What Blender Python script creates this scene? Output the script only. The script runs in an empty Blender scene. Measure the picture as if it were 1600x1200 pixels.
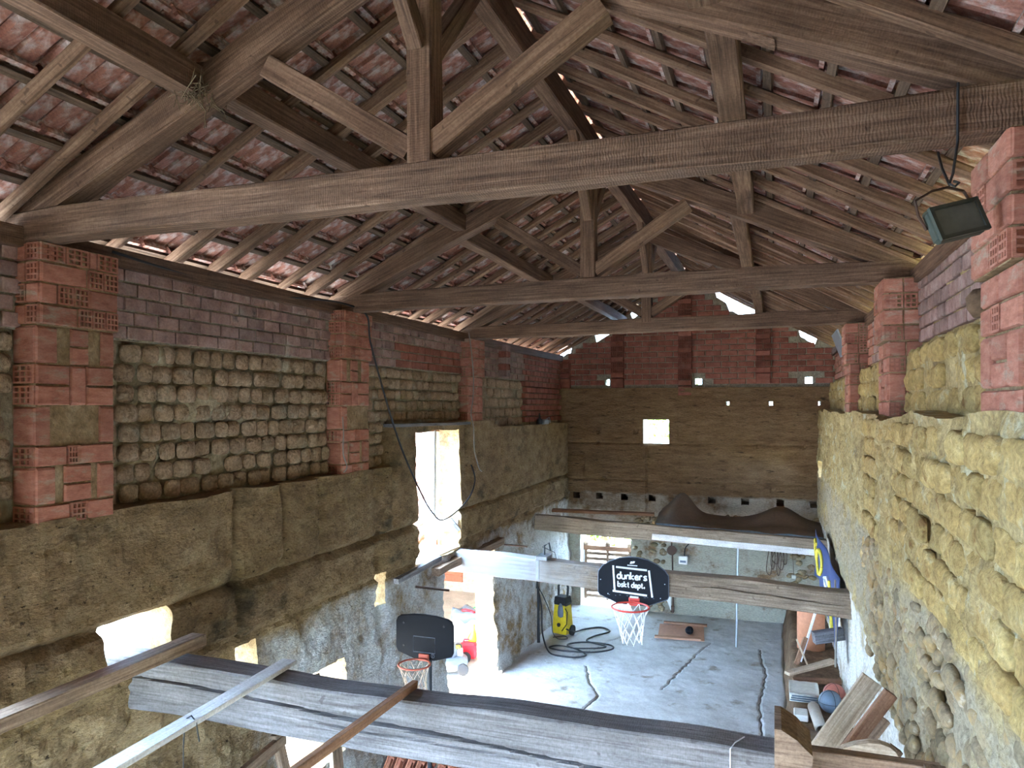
import bpy, math, random
from mathutils import Vector, Matrix, noise as MN

random.seed(7)
sc = bpy.context.scene
col = sc.collection

# ------------------------------------------------------------------ camera
cam_d = bpy.data.cameras.new('camera')
cam = bpy.data.objects.new('camera', cam_d)
col.objects.link(cam)
cam.location = (0, 0, 4.0)
cam.rotation_euler = (math.radians(90), 0, math.radians(19.47))
cam_d.sensor_width = 36.0
cam_d.lens = 36.0 * 1160 / 1600
cam_d.shift_y = 35 / 1600
cam_d.clip_start = 0.05
cam_d.clip_end = 400
sc.camera = cam

# ------------------------------------------------------------------ light
world = bpy.data.worlds.new('World')
sc.world = world
world.use_nodes = True
_bg = world.node_tree.nodes['Background']
_bg.inputs['Color'].default_value = (0.44, 0.67, 1.0, 1)
_bg.inputs['Strength'].default_value = 8.0
sun_d = bpy.data.lights.new('sun_offscreen', 'SUN')
sun_d.energy = 11.0
sun_d.angle = math.radians(3)
sun_d.color = (1.0, 0.93, 0.82)
sun = bpy.data.objects.new('sun_offscreen', sun_d)
col.objects.link(sun)
sun.rotation_euler = Vector((0.16, 0.60, -0.78)).to_track_quat('-Z', 'Y').to_euler()
sc.view_settings.view_transform = 'Standard'
sc.view_settings.look = 'None'
sc.view_settings.gamma = 1.0
sc.view_settings.use_curve_mapping = False
sc.view_settings.exposure = 3.15
sc.cycles.max_bounces = 12
sc.cycles.diffuse_bounces = 10
sc.cycles.glossy_bounces = 3
sc.cycles.sample_clamp_indirect = 12.0

# ------------------------------------------------------------------ helpers
WM = {}


def lin(r, g, b):
    def f(c):
        c /= 255.0
        return c / 12.92 if c <= 0.04045 else ((c + 0.055) / 1.055) ** 2.4
    return (f(r), f(g), f(b), 1.0)


def put(o, M=None, parent=None):
    """link o with world matrix M under parent"""
    M = M if M is not None else Matrix.Identity(4)
    col.objects.link(o)
    WM[o] = M
    if parent is not None:
        o.parent = parent
        o.matrix_basis = WM[parent].inverted() @ M
    else:
        o.matrix_basis = M
    return o


def T(x, y, z):
    return Matrix.Translation((x, y, z))


def RZ(a):
    return Matrix.Rotation(a, 4, 'Z')


def RX(a):
    return Matrix.Rotation(a, 4, 'X')


def RY(a):
    return Matrix.Rotation(a, 4, 'Y')


def SC(x, y, z):
    return Matrix.Diagonal((x, y, z, 1))


def tag(o, label=None, cat=None, group=None, kind=None):
    if label:
        o['label'] = label
    if cat:
        o['category'] = cat
    if group:
        o['group'] = group
    if kind:
        o['kind'] = kind
    return o


def mesh(name, vs, fs, mat=None, smooth=False):
    m = bpy.data.meshes.new(name)
    m.from_pydata([tuple(v) for v in vs], [], fs)
    m.update()
    if mat:
        m.materials.append(mat)
    if smooth:
        m.polygons.foreach_set('use_smooth', [True] * len(m.polygons))
    return m


def obj(name, me, M=None, parent=None):
    return put(bpy.data.objects.new(name, me), M, parent)


def empty(name, loc, rz=0.0):
    e = bpy.data.objects.new(name, None)
    e.empty_display_size = 0.1
    return put(e, T(*loc) @ RZ(rz))


class MB:
    """collects shapes into one mesh"""

    def __init__(s):
        s.v = []
        s.f = []

    def add(s, vs, fs, M=None):
        b = len(s.v)
        s.v += [tuple(M @ Vector(v)) if M is not None else tuple(v) for v in vs]
        s.f += [tuple(i + b for i in f) for f in fs]
        return s

    def box(s, c, d, M=None, ch=0.0):
        x, y, z = c
        a, b, h = d[0] / 2, d[1] / 2, d[2] / 2
        if ch <= 0:
            vs = [(x + i * a, y + j * b, z + k * h) for i in (-1, 1) for j in (-1, 1) for k in (-1, 1)]
            fs = [(0, 1, 3, 2), (4, 6, 7, 5), (0, 4, 5, 1), (2, 3, 7, 6), (0, 2, 6, 4), (1, 5, 7, 3)]
            return s.add(vs, fs, M)
        # chamfered in XY section, stacked along z with chamfered caps
        c2 = min(ch, a * .9, b * .9, h * .9)
        ring = [(-a + c2, -b), (a - c2, -b), (a, -b + c2), (a, b - c2), (a - c2, b), (-a + c2, b), (-a, b - c2), (-a, -b + c2)]
        ring2 = [(-a + c2, -b + c2), (a - c2, -b + c2), (a - c2, -b + c2), (a - c2, b - c2), (a - c2, b - c2), (-a + c2, b - c2), (-a + c2, b - c2), (-a + c2, -b + c2)]
        vs = []
        for zz, rr in ((-h, ring2), (-h + c2, ring), (h - c2, ring), (h, ring2)):
            vs += [(x + p, y + q, z + zz) for p, q in rr]
        fs = []
        for L in range(3):
            for i in range(8):
                j = (i + 1) % 8
                fs.append((L * 8 + i, L * 8 + j, L * 8 + 8 + j, L * 8 + 8 + i))
        fs.append((0, 7, 5, 3, 1)[::1] if False else (7, 5, 3, 1))
        fs.append((24 + 1, 24 + 3, 24 + 5, 24 + 7))
        return s.add(vs, fs, M)

    def tube(s, pts, r, n=8, M=None, closed=False):
        P = [Vector(p) for p in pts]
        rs = r if isinstance(r, (list, tuple)) else [r] * len(P)
        vs = []
        fs = []
        up = None
        m = len(P)
        for i, p in enumerate(P):
            if closed:
                d = P[(i + 1) % m] - P[i - 1]
            else:
                d = P[min(i + 1, m - 1)] - P[max(i - 1, 0)]
            d.normalize()
            if up is None:
                up = Vector((0, 0, 1)) if abs(d.z) < .9 else Vector((1, 0, 0))
            a = d.cross(up)
            if a.length < 1e-5:
                a = d.orthogonal()
            a.normalize()
            b = a.cross(d).normalized()
            up = b
            for k in range(n):
                t = 2 * math.pi * k / n
                vs.append(p + (a * math.cos(t) + b * math.sin(t)) * rs[i])
        for i in range(m if closed else m - 1):
            i2 = (i + 1) % m
            for k in range(n):
                k2 = (k + 1) % n
                fs.append((i * n + k, i * n + k2, i2 * n + k2, i2 * n + k))
        if not closed:
            fs.append(tuple(range(n))[::-1])
            fs.append(tuple((m - 1) * n + k for k in range(n)))
        return s.add(vs, fs, M)

    def lathe(s, prof, n=16, M=None):
        vs = []
        fs = []
        for r, z in prof:
            for k in range(n):
                t = 2 * math.pi * k / n
                vs.append((r * math.cos(t), r * math.sin(t), z))
        for i in range(len(prof) - 1):
            for k in range(n):
                k2 = (k + 1) % n
                fs.append((i * n + k, i * n + k2, i * n + n + k2, i * n + n + k))
        fs.append(tuple(range(n))[::-1])
        fs.append(tuple((len(prof) - 1) * n + k for k in range(n)))
        return s.add(vs, fs, M)

    def prism(s, poly, y0, y1, M=None):
        """polygon in XZ extruded along Y"""
        n = len(poly)
        vs = [(x, y0, z) for x, z in poly] + [(x, y1, z) for x, z in poly]
        fs = [tuple(range(n)), tuple(range(2 * n - 1, n - 1, -1))]
        for i in range(n):
            j = (i + 1) % n
            fs.append((j, i, n + i, n + j))
        return s.add(vs, fs, M)

    def build(s, name, mat, parent=None, M=None, smooth=False):
        return obj(name, mesh(name, s.v, s.f, mat, smooth), M, parent)


def fbm(p, s, o=4, seed=0.0):
    v = 0.0
    a = 1.0
    q = Vector(p) * s + Vector((seed, seed * 1.7, -seed))
    for _ in range(o):
        v += a * MN.noise(q)
        q = q * 2.03
        a *= .5
    return v


def smooth01(x):
    x = max(0.0, min(1.0, x))
    return x * x * (3 - 2 * x)


# ------------------------------------------------------------------ materials
def nt(name, rough=.9, spec=.2):
    m = bpy.data.materials.new(name)
    m.use_nodes = True
    b = m.node_tree.nodes['Principled BSDF']
    b.inputs['Roughness'].default_value = rough
    b.inputs['Specular IOR Level'].default_value = spec
    return m, m.node_tree, b


def ramp(t, fac, stops):
    r = t.nodes.new('ShaderNodeValToRGB')
    e = r.color_ramp.elements
    while len(e) < len(stops):
        e.new(0.5)
    for k, (p, c) in enumerate(stops):
        e[k].position = p
        e[k].color = c
    t.links.new(fac, r.inputs['Fac'])
    return r.outputs['Color']


def math_n(t, op, a, b=None, clamp=False):
    n = t.nodes.new('ShaderNodeMath')
    n.operation = op
    n.use_clamp = clamp
    for i, v in enumerate((a, b)):
        if v is None:
            continue
        if isinstance(v, (int, float)):
            n.inputs[i].default_value = v
        else:
            t.links.new(v, n.inputs[i])
    return n.outputs[0]


def mixc(t, fac, a, b, mode='MIX'):
    n = t.nodes.new('ShaderNodeMix')
    n.data_type = 'RGBA'
    n.blend_type = mode
    for s_, v in ((n.inputs[0], fac), (n.inputs[6], a), (n.inputs[7], b)):
        if isinstance(v, (int, float)):
            s_.default_value = v
        elif isinstance(v, tuple):
            s_.default_value = v
        else:
            t.links.new(v, s_)
    return n.outputs[2]


def coords(t, world_pos, stretch):
    if world_pos:
        c = t.nodes.new('ShaderNodeNewGeometry').outputs['Position']
    else:
        c = t.nodes.new('ShaderNodeTexCoord').outputs['Object']
    mp = t.nodes.new('ShaderNodeMapping')
    mp.inputs['Scale'].default_value = stretch
    t.links.new(c, mp.inputs['Vector'])
    return mp.outputs['Vector'], c


def noise_n(t, vec, scale, detail=6, rough=.6, dist=0.0):
    n = t.nodes.new('ShaderNodeTexNoise')
    n.inputs['Scale'].default_value = scale
    n.inputs['Detail'].default_value = detail
    n.inputs['Roughness'].default_value = rough
    n.inputs['Distortion'].default_value = dist
    t.links.new(vec, n.inputs['Vector'])
    return n.outputs['Fac']


def zband(t, pos, z, soft, wob, wscale):
    """1 below height z, 0 above, with a wavering edge"""
    sp = t.nodes.new('ShaderNodeSeparateXYZ')
    t.links.new(pos, sp.inputs[0])
    w = noise_n(t, pos, wscale, 5, .65)
    w = math_n(t, 'MULTIPLY', math_n(t, 'SUBTRACT', w, .5), wob)
    d = math_n(t, 'SUBTRACT', z, math_n(t, 'ADD', sp.outputs['Z'], w))
    return math_n(t, 'DIVIDE', d, soft, True), sp


def earthy(name, cols, scale=6, stretch=(1, 1, 1), world_pos=True, rough=.95, bump=.5, bscale=60, bdist=.02,
           blotches=(), bands=(), var=0.0, fine=.35):
    """cols: ramp colours; blotches: (colour, scale, threshold, soft); bands: (colour, z, soft, wobble, wscale)"""
    m, t, b = nt(name, rough)
    v, pos = coords(t, world_pos, stretch)
    n1 = noise_n(t, v, scale, 8, .65)
    k = len(cols)
    c = ramp(t, n1, [(0.30 + .4 * i / max(1, k - 1), cols[i]) for i in range(k)])
    for (bc, bs, thr, soft) in blotches:
        n = noise_n(t, v, bs, 6, .62)
        f = math_n(t, 'DIVIDE', math_n(t, 'SUBTRACT', n, thr), soft, True)
        c = mixc(t, f, c, bc)
    for (bc, z, soft, wob, ws, *ylim) in bands:
        f, sp = zband(t, pos, z, soft, wob, ws)
        if ylim:
            wy = math_n(t, 'MULTIPLY', noise_n(t, pos, 1.9, 6, .65), 1.6)
            f = math_n(t, 'MULTIPLY', f, math_n(t, 'DIVIDE', math_n(t, 'SUBTRACT', math_n(t, 'ADD', sp.outputs['Y'], wy), ylim[0]), .5, True))
        n = noise_n(t, pos, 1.7, 9, .72)
        f2 = math_n(t, 'DIVIDE', math_n(t, 'SUBTRACT', n, .37), .16, True)
        c = mixc(t, math_n(t, 'MULTIPLY', f, f2), c, bc)
    if fine:
        nf = noise_n(t, v, bscale, 4, .7)
        g = ramp(t, nf, [(.3, (1 - fine,) * 3 + (1,)), (.7, (1 + fine * .6,) * 3 + (1,))])
        c = mixc(t, 1.0, c, g, 'MULTIPLY')
    if var:
        oi = t.nodes.new('ShaderNodeObjectInfo').outputs['Random']
        ri = t.nodes.new('ShaderNodeNewGeometry').outputs['Random Per Island']
        r_ = math_n(t, 'FRACT', math_n(t, 'ADD', oi, ri))
        g = ramp(t, r_, [(0, (1 - var, 1 - var, 1 - var, 1)), (.5, (1, 1 - var * .25, 1 - var * .3, 1)), (1, (1 + var * .6, 1 + var * .6, 1 + var * .6, 1))])
        c = mixc(t, 1.0, c, g, 'MULTIPLY')
    t.links.new(c, b.inputs['Base Color'])
    if bump:
        bn = t.nodes.new('ShaderNodeBump')
        bn.inputs['Strength'].default_value = bump
        bn.inputs['Distance'].default_value = bdist
        t.links.new(noise_n(t, v, bscale * .6, 6, .7), bn.inputs['Height'])
        t.links.new(bn.outputs[0], b.inputs['Normal'])
    return m


def wood(name, dark, mid, light, rough=.8, gs=1.0, bump=.25, var=.12, saw=0.0):
    m, t, b = nt(name, rough)
    v, pos = coords(t, False, (1.3, 34 * gs, 34 * gs))
    oi = t.nodes.new('ShaderNodeObjectInfo').outputs['Random']
    off = t.nodes.new('ShaderNodeVectorMath')
    off.operation = 'ADD'
    cmb = t.nodes.new('ShaderNodeCombineXYZ')
    t.links.new(math_n(t, 'MULTIPLY', oi, 37.0), cmb.inputs[0])
    t.links.new(v, off.inputs[0])
    t.links.new(cmb.outputs[0], off.inputs[1])
    v = off.outputs[0]
    n1 = noise_n(t, v, 1.6, 8, .65, .6)
    c = ramp(t, n1, [(.28, dark), (.5, mid), (.74, light)])
    n2 = noise_n(t, pos, 2.2, 4, .6)
    g = ramp(t, n2, [(.3, (.72, .72, .72, 1)), (.7, (1.18, 1.18, 1.18, 1))])
    c = mixc(t, 1.0, c, g, 'MULTIPLY')
    nd = noise_n(t, pos, 60, 5, .75)
    g = ramp(t, nd, [(.32, (.70, .68, .66, 1)), (.62, (1.12, 1.12, 1.12, 1))])
    c = mixc(t, .8, c, g, 'MULTIPLY')
    # knots and dark specks
    n3 = noise_n(t, pos, 14, 2, .5)
    f = math_n(t, 'DIVIDE', math_n(t, 'SUBTRACT', n3, .70), .04, True)
    c = mixc(t, math_n(t, 'MULTIPLY', f, .7), c, dark)
    if var:
        g = ramp(t, oi, [(0, (1 - var,) * 3 + (1,)), (1, (1 + var,) * 3 + (1,))])
        c = mixc(t, 1.0, c, g, 'MULTIPLY')
    t.links.new(c, b.inputs['Base Color'])
    h = n1
    if saw:
        w = t.nodes.new('ShaderNodeTexWave')
        w.inputs['Scale'].default_value = 26
        w.inputs['Distortion'].default_value = 6.0
        w.inputs['Detail'].default_value = 4
        t.links.new(pos, w.inputs['Vector'])
        h = math_n(t, 'ADD', n1, math_n(t, 'MULTIPLY', w.outputs['Fac'], saw))
    bn = t.nodes.new('ShaderNodeBump')
    bn.inputs['Strength'].default_value = bump
    bn.inputs['Distance'].default_value = .012
    t.links.new(h, bn.inputs['Height'])
    t.links.new(bn.outputs[0], b.inputs['Normal'])
    return m


def plain(name, c, rough=.6, metal=0.0, spec=.4, mott=.12, emis=None):
    m, t, b = nt(name, rough, spec)
    b.inputs['Metallic'].default_value = metal
    v, pos = coords(t, False, (1, 1, 1))
    n = noise_n(t, v, 22, 5, .6)
    lo = tuple(x * (1 - mott) for x in c[:3]) + (1,)
    hi = tuple(min(1, x * (1 + mott)) for x in c[:3]) + (1,)
    t.links.new(ramp(t, n, [(.3, lo), (.7, hi)]), b.inputs['Base Color'])
    return m


M = {}
# roof timbers
M['timber'] = wood('roof_timber', lin(66, 47, 36), lin(106, 81, 64), lin(140, 113, 92), saw=.25)
M['tie'] = wood('tie_timber', lin(64, 47, 36), lin(106, 82, 65), lin(140, 114, 93), saw=.35, bump=.35)
M['rafter'] = wood('rafter_wood', lin(76, 56, 44), lin(122, 94, 74), lin(158, 130, 106))
M['batten'] = wood('batten_wood', lin(62, 50, 42), lin(96, 78, 64), lin(128, 108, 90))
M['grey_beam'] = wood('weathered_beam', lin(84, 80, 78), lin(120, 117, 117), lin(150, 147, 147), saw=.2)
M['pale_beam'] = wood('old_pale_beam', lin(110, 96, 82), lin(152, 136, 118), lin(182, 168, 148))
M['brown_beam'] = wood('brown_beam', lin(92, 74, 60), lin(140, 116, 96), lin(178, 154, 130))
M['board'] = wood('plain_board', lin(150, 128, 106), lin(190, 168, 142), lin(216, 198, 174))
M['redboard'] = wood('reddish_board', lin(120, 86, 66), lin(160, 120, 94), lin(188, 150, 122))
M['whiteboard_wood'] = wood('white_painted_wood', lin(196, 192, 186), lin(222, 220, 216), lin(236, 235, 232))
# tiles and bricks
M['tile'] = earthy('roof_tile_clay', [lin(124, 84, 72), lin(158, 112, 98), lin(176, 134, 120)], scale=7, world_pos=False, stretch=(1, 1, 1), bump=.3,
                   blotches=[(lin(194, 182, 176), 8, .48, .16), (lin(88, 74, 68), 5, .60, .1)], var=.25)
M['tile_pile'] = earthy('old_tile_clay', [lin(140, 84, 64), lin(170, 108, 84), lin(190, 132, 106)], scale=7, world_pos=False, var=.2)
M['brick'] = earthy('hollow_brick', [lin(146, 94, 76), lin(170, 114, 94), lin(184, 134, 114)], scale=9, world_pos=True, stretch=(1, 1, 3), bump=.25,
                    blotches=[(lin(164, 148, 128), 6, .55, .16)], var=.18, fine=.2)
M['brick_dark'] = earthy('aged_brick', [lin(124, 98, 90), lin(152, 124, 114), lin(168, 144, 134)], scale=8, world_pos=True, bump=.3,
                         blotches=[(lin(158, 146, 132), 5, .58, .14), (lin(96, 82, 76), 7, .62, .08)], var=.28, fine=.25)
M['brick_red'] = earthy('gable_brick', [lin(118, 72, 58), lin(144, 90, 74), lin(162, 110, 92)], scale=8, world_pos=True, bump=.3,
                        blotches=[(lin(150, 120, 104), 5, .62, .12)], var=.25, fine=.25)
M['mortar'] = earthy('grey_mortar', [lin(126, 116, 98), lin(152, 142, 122), lin(172, 162, 142)], scale=10, bump=.7, bscale=40)
M['mortar_earth'] = earthy('earth_mortar', [lin(116, 94, 66), lin(146, 122, 90), lin(172, 152, 120)], scale=8, bump=.8, bscale=36)
# earth
ochre = [lin(132, 108, 78), lin(170, 142, 104), lin(194, 168, 128)]
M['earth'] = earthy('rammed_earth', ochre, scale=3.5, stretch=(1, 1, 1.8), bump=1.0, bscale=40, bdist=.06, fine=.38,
                    blotches=[(lin(104, 92, 70), 2.2, .56, .16), (lin(192, 168, 126), 4.0, .60, .12), (lin(84, 68, 50), 19, .63, .05)],  # last blotch paints dark specks in as the shade of small pits
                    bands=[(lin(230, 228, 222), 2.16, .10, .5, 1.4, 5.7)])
M['earth_back'] = earthy('rammed_earth_back', [lin(126, 98, 70), lin(152, 120, 86), lin(174, 142, 104)], scale=3.0, stretch=(1, 1, 4.5), bump=1.0, bscale=26, bdist=.05, fine=.38,
                         blotches=[(lin(86, 68, 48), 4.0, .58, .10)],
                         bands=[(lin(210, 196, 176), 2.32, .05, .12, 3.0), (lin(206, 200, 178), 1.66, .08, .1, 2.0)])
M['earth_right'] = earthy('yellow_earth', [lin(140, 118, 76), lin(174, 150, 102), lin(196, 174, 126)], scale=4.0, stretch=(1, 1, 1), bump=.9, bscale=40, bdist=.022, fine=.42,
                          blotches=[(lin(112, 94, 66), 3.0, .58, .14), (lin(190, 182, 150), 5.5, .56, .10)],
                          bands=[(lin(166, 152, 126), 2.95, .12, .25, 2.0), (lin(226, 222, 212), 2.0, .10, .7, 1.1)])
M['adobe'] = earthy('adobe_block', [lin(150, 126, 98), lin(180, 154, 124), lin(200, 176, 146)], scale=9, bump=1.0, bscale=48, bdist=.04, var=.16, fine=.45,
                    blotches=[(lin(186, 172, 146), 3.2, .57, .08), (lin(110, 90, 66), 8, .62, .1)])
M['adobe_yellow'] = earthy('yellow_adobe_block', [lin(148, 124, 76), lin(178, 152, 96), lin(194, 172, 120)], scale=8, bump=.9, bscale=40, bdist=.02, var=.2, fine=.38,
                           blotches=[(lin(186, 176, 140), 4, .60, .10), (lin(138, 104, 60), 6, .60, .1)])
M['adobe_mortar'] = earthy('pale_clay_mortar', [lin(150, 134, 104), lin(178, 164, 134), lin(196, 186, 158)], scale=8, bump=.9, bscale=40,
                           blotches=[(lin(112, 92, 66), 5, .56, .12)])
M['cobble'] = earthy('field_cobble', [lin(128, 114, 90), lin(156, 140, 110), lin(178, 162, 130)], scale=5, world_pos=True, bump=.5, bscale=40, var=.25, fine=.3, blotches=[(lin(160, 134, 92), 5, .50, .10), (lin(190, 180, 158), 9, .60, .08)])
M['reveal'] = earthy('straw_earth_reveal', [lin(132, 108, 74), lin(170, 142, 100), lin(194, 168, 124)], scale=10, bump=.9, bscale=50)
M['limewash'] = earthy('limewash', [lin(206, 202, 190), lin(226, 224, 216), lin(236, 235, 230)], scale=6, bump=.5, bscale=40, fine=.12)
M['concrete'] = earthy('concrete_floor', [lin(172, 172, 168), lin(192, 192, 189), lin(206, 206, 204)], scale=1.6, bump=.5, bscale=36, bdist=.012, fine=.16,
                       blotches=[(lin(146, 138, 124), 2.6, .58, .1), (lin(120, 112, 100), 11, .68, .05)], rough=.75)
M['crackfill'] = plain('crack_dirt', lin(104, 98, 92), .95)
M['dirt'] = earthy('bank_soil', [lin(84, 64, 48), lin(112, 88, 66), lin(134, 108, 82)], scale=5, bump=.9, bscale=30)
M['yard'] = earthy('yard_gravel', [lin(170, 162, 150), lin(190, 182, 170), lin(206, 198, 186)], scale=3, bump=.5)
M['apron'] = earthy('concrete_apron', [lin(104, 106, 108), lin(120, 122, 124), lin(134, 136, 138)], scale=3, bump=.4)
M['grass'] = earthy('meadow_grass', [lin(150, 150, 84), lin(176, 172, 106), lin(198, 190, 128)], scale=4, bump=.8)
M['foliage'] = earthy('foliage', [lin(84, 118, 44), lin(126, 160, 66), lin(170, 194, 100)], scale=5, var=.2)
# objects
M['navy'] = plain('navy_plastic', lin(17, 20, 27), .55, spec=.15)
M['navy2'] = plain('dark_grey_plastic', lin(13, 16, 22), .5, spec=.12)
M['white_paint'] = plain('white_paint', lin(232, 236, 240), .6, mott=.03)
M['grey_paint'] = plain('grey_paint', lin(96, 102, 112), .6, mott=.05)
M['rim_red'] = plain('red_rim_paint', lin(206, 66, 54), .4)
M['rim_orange'] = plain('faded_red_rim_paint', lin(184, 92, 72), .5)
M['net'] = plain('white_cord', lin(232, 234, 238), .8, mott=.05)
M['old_net'] = plain('dirty_cord', lin(196, 168, 140), .8)
M['steel'] = plain('galvanised_steel', lin(170, 174, 178), .4, .8)
M['iron'] = plain('rusty_iron', lin(86, 66, 54), .7, .4)
M['black'] = plain('black_rubber', lin(34, 34, 36), .55)
M['cable_grey'] = plain('grey_cable', lin(138, 130, 120), .6)
M['yellow'] = plain('yellow_plastic', lin(222, 192, 40), .4)
M['red'] = plain('red_plastic', lin(222, 34, 44), .4)
M['grey_plastic'] = plain('grey_plastic', lin(98, 106, 116), .45)
M['green'] = plain('green_plastic', lin(60, 176, 120), .5)
M['carton'] = plain('cardboard', lin(196, 176, 150), .85)
M['carton_red'] = plain('reddish_cardboard', lin(186, 138, 112), .85)
M['blue_cloth'] = plain('navy_banner', lin(58, 74, 122), .7)
M['yellow_ink'] = plain('yellow_ink', lin(232, 214, 80), .7)
M['tarp'] = plain('brown_tarpaulin', lin(108, 88, 72), .6, mott=.2)
M['tarp_blue'] = plain('blue_tarpaulin', lin(120, 136, 150), .6, mott=.2)
M['terra'] = plain('terracotta_sheet', lin(196, 132, 98), .7)
M['ball_blue'] = plain('blue_grey_ball', lin(98, 112, 126), .55)
M['ball_red'] = plain('pink_red_ball', lin(190, 116, 100), .55)
M['pipe'] = plain('clay_grey_pipe', lin(176, 166, 152), .7)
M['paper'] = plain('paper_sack', lin(222, 220, 208), .8)
M['lamp_body'] = plain('green_grey_metal', lin(70, 76, 66), .6, .3)
M['glass'] = plain('dusty_glass', lin(96, 104, 96), .25, 0, .6)
M['socket'] = plain('cream_plastic', lin(226, 222, 208), .5, mott=.03)
M['stone_far'] = earthy('far_stone_wall', [lin(170, 152, 126), lin(200, 184, 158), lin(220, 206, 184)], scale=7, bump=.8)
M['shutter'] = plain('orange_brown_shutter', lin(176, 104, 72), .7)
M['frame_blue'] = wood('pale_blue_frame', lin(150, 164, 186), lin(178, 192, 214), lin(204, 214, 230))
M['straw'] = plain('dry_straw', lin(104, 88, 66), .95)


# ------------------------------------------------------------------ timber builder
def beam_mesh(L, w, h, mat, seg=6, wob=.006, round_=False, sag=0.0, ends=None, seed=None):
    """timber along local X, w across (Y), h up (Z)"""
    rnd = random.Random(seed if seed is not None else random.random())
    if round_:
        n = 8
        base = [(math.cos(2 * math.pi * (k + .5) / n) * w / 2, math.sin(2 * math.pi * (k + .5) / n) * h / 2) for k in range(n)]
    else:
        c = min(w, h) * .07
        a, b = w / 2, h / 2
        base = [(-a + c, -b), (a - c, -b), (a, -b + c), (a, b - c), (a - c, b), (-a + c, b), (-a, b - c), (-a, -b + c)]
        n = 8
    s0 = rnd.random() * 100
    vs = []
    for i in range(seg + 1):
        x = L * i / seg
        oy = wob * 1.6 * MN.noise(Vector((x * .7, s0, 0)))
        oz = wob * 1.6 * MN.noise(Vector((x * .7, s0, 9))) - sag * math.sin(math.pi * i / seg)
        for k, (y, z) in enumerate(base):
            j = wob * MN.noise(Vector((x * 1.9, s0 + k * 3.1, 4)))
            vs.append((x, y * (1 + j / w * 2) + oy, z * (1 + j / h * 2) + oz))
    fs = []
    for i in range(seg):
        for k in range(n):
            k2 = (k + 1) % n
            fs.append((i * n + k, i * n + k2, i * n + n + k2, i * n + n + k))
    fs.append(tuple(range(n))[::-1])
    fs.append(tuple(seg * n + k for k in range(n)))
    m = mesh('timber', vs, fs, mat)
    return m


def frame_along(p0, p1, up=(0, 0, 1)):
    p0 = Vector(p0)
    d = (Vector(p1) - p0)
    L = d.length
    d.normalize()
    u = Vector(up)
    y = u.cross(d)
    if y.length < 1e-4:
        y = Vector((0, 1, 0)).cross(d)
    y.normalize()
    z = d.cross(y)
    R = Matrix((d, y, z)).transposed().to_4x4()
    return Matrix.Translation(p0) @ R, L


def beam(name, p0, p1, w, h, mat, parent=None, up=(0, 0, 1), **k):
    F, L = frame_along(p0, p1, up)
    return obj(name, beam_mesh(L, w, h, mat, **k), F, parent)


# ------------------------------------------------------------------ wall builder
def grid_lines(a, b, step, extra):
    n = max(1, int(round((b - a) / step)))
    L = [a + (b - a) * i / n for i in range(n + 1)]
    for e in extra:
        if a < e < b:
            k = min(range(len(L)), key=lambda i: abs(L[i] - e))
            if 0 < k < len(L) - 1:
                L[k] = e
    return sorted(set(L))


def wall_mesh(name, P, u0, u1, z0, ztop, step, thick, disp, holes, mats, back=True, zstep=None, pockets=()):
    """P(u,z,d)->point; d = distance out of the wall face (negative goes into the wall).
    holes: (u0,u1,z0,z1[,splay]); mats[0] face, mats[1] reveals"""
    us = grid_lines(u0, u1, step, [h[i] for h in list(holes) + list(pockets) for i in (0, 1)])
    zs = grid_lines(z0, ztop, zstep or step, [h[i] for h in list(holes) + list(pockets) for i in (2, 3)])
    vs, fs, mi = [], [], []
    nz = len(zs)
    for u in us:
        for z in zs:
            vs.append(P(u, z, disp(u, z)))

    def inh(u, z):
        for h in holes:
            if h[0] < u < h[1] and h[2] < z < h[3]:
                return 1
        for h in pockets:
            if h[0] < u < h[1] and h[2] < z < h[3]:
                return 2
        return 0
    nb = len(vs)
    for u in us:
        for z in zs:
            vs.append(P(u, z, -thick))
    for i in range(len(us) - 1):
        for j in range(nz - 1):
            um, zm = (us[i] + us[i + 1]) / 2, (zs[j] + zs[j + 1]) / 2
            q_ = inh(um, zm)
            if q_ == 1:
                continue
            a, b, c, d = i * nz + j, (i + 1) * nz + j, (i + 1) * nz + j + 1, i * nz + j + 1
            if q_ == 2:                 # a blind pocket: only its bottom, deep in the wall
                fs.append((nb + d, nb + c, nb + b, nb + a))
                mi.append(0)
                continue
            fs.append((a, b, c, d))
            mi.append(0)
            if back:
                fs.append((nb + d, nb + c, nb + b, nb + a))
                mi.append(0)
            for (di, dj, e0, e1) in ((-1, 0, d, a), (1, 0, b, c), (0, -1, a, b), (0, 1, c, d)):
                ii, jj = i + di, j + dj
                edge = ii < 0 or jj < 0 or ii >= len(us) - 1 or jj >= nz - 1
                q2 = 0 if edge else inh((us[ii] + us[ii + 1]) / 2, (zs[jj] + zs[jj + 1]) / 2)
                if edge or q2:
                    fs.append((e0, nb + e0, nb + e1, e1))
                    mi.append(0 if edge or q2 == 2 else min(1, len(mats) - 1))
    me = mesh(name, vs, fs)
    for m_ in mats:
        me.materials.append(m_)
    me.polygons.foreach_set('material_index', mi)
    return me


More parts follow.
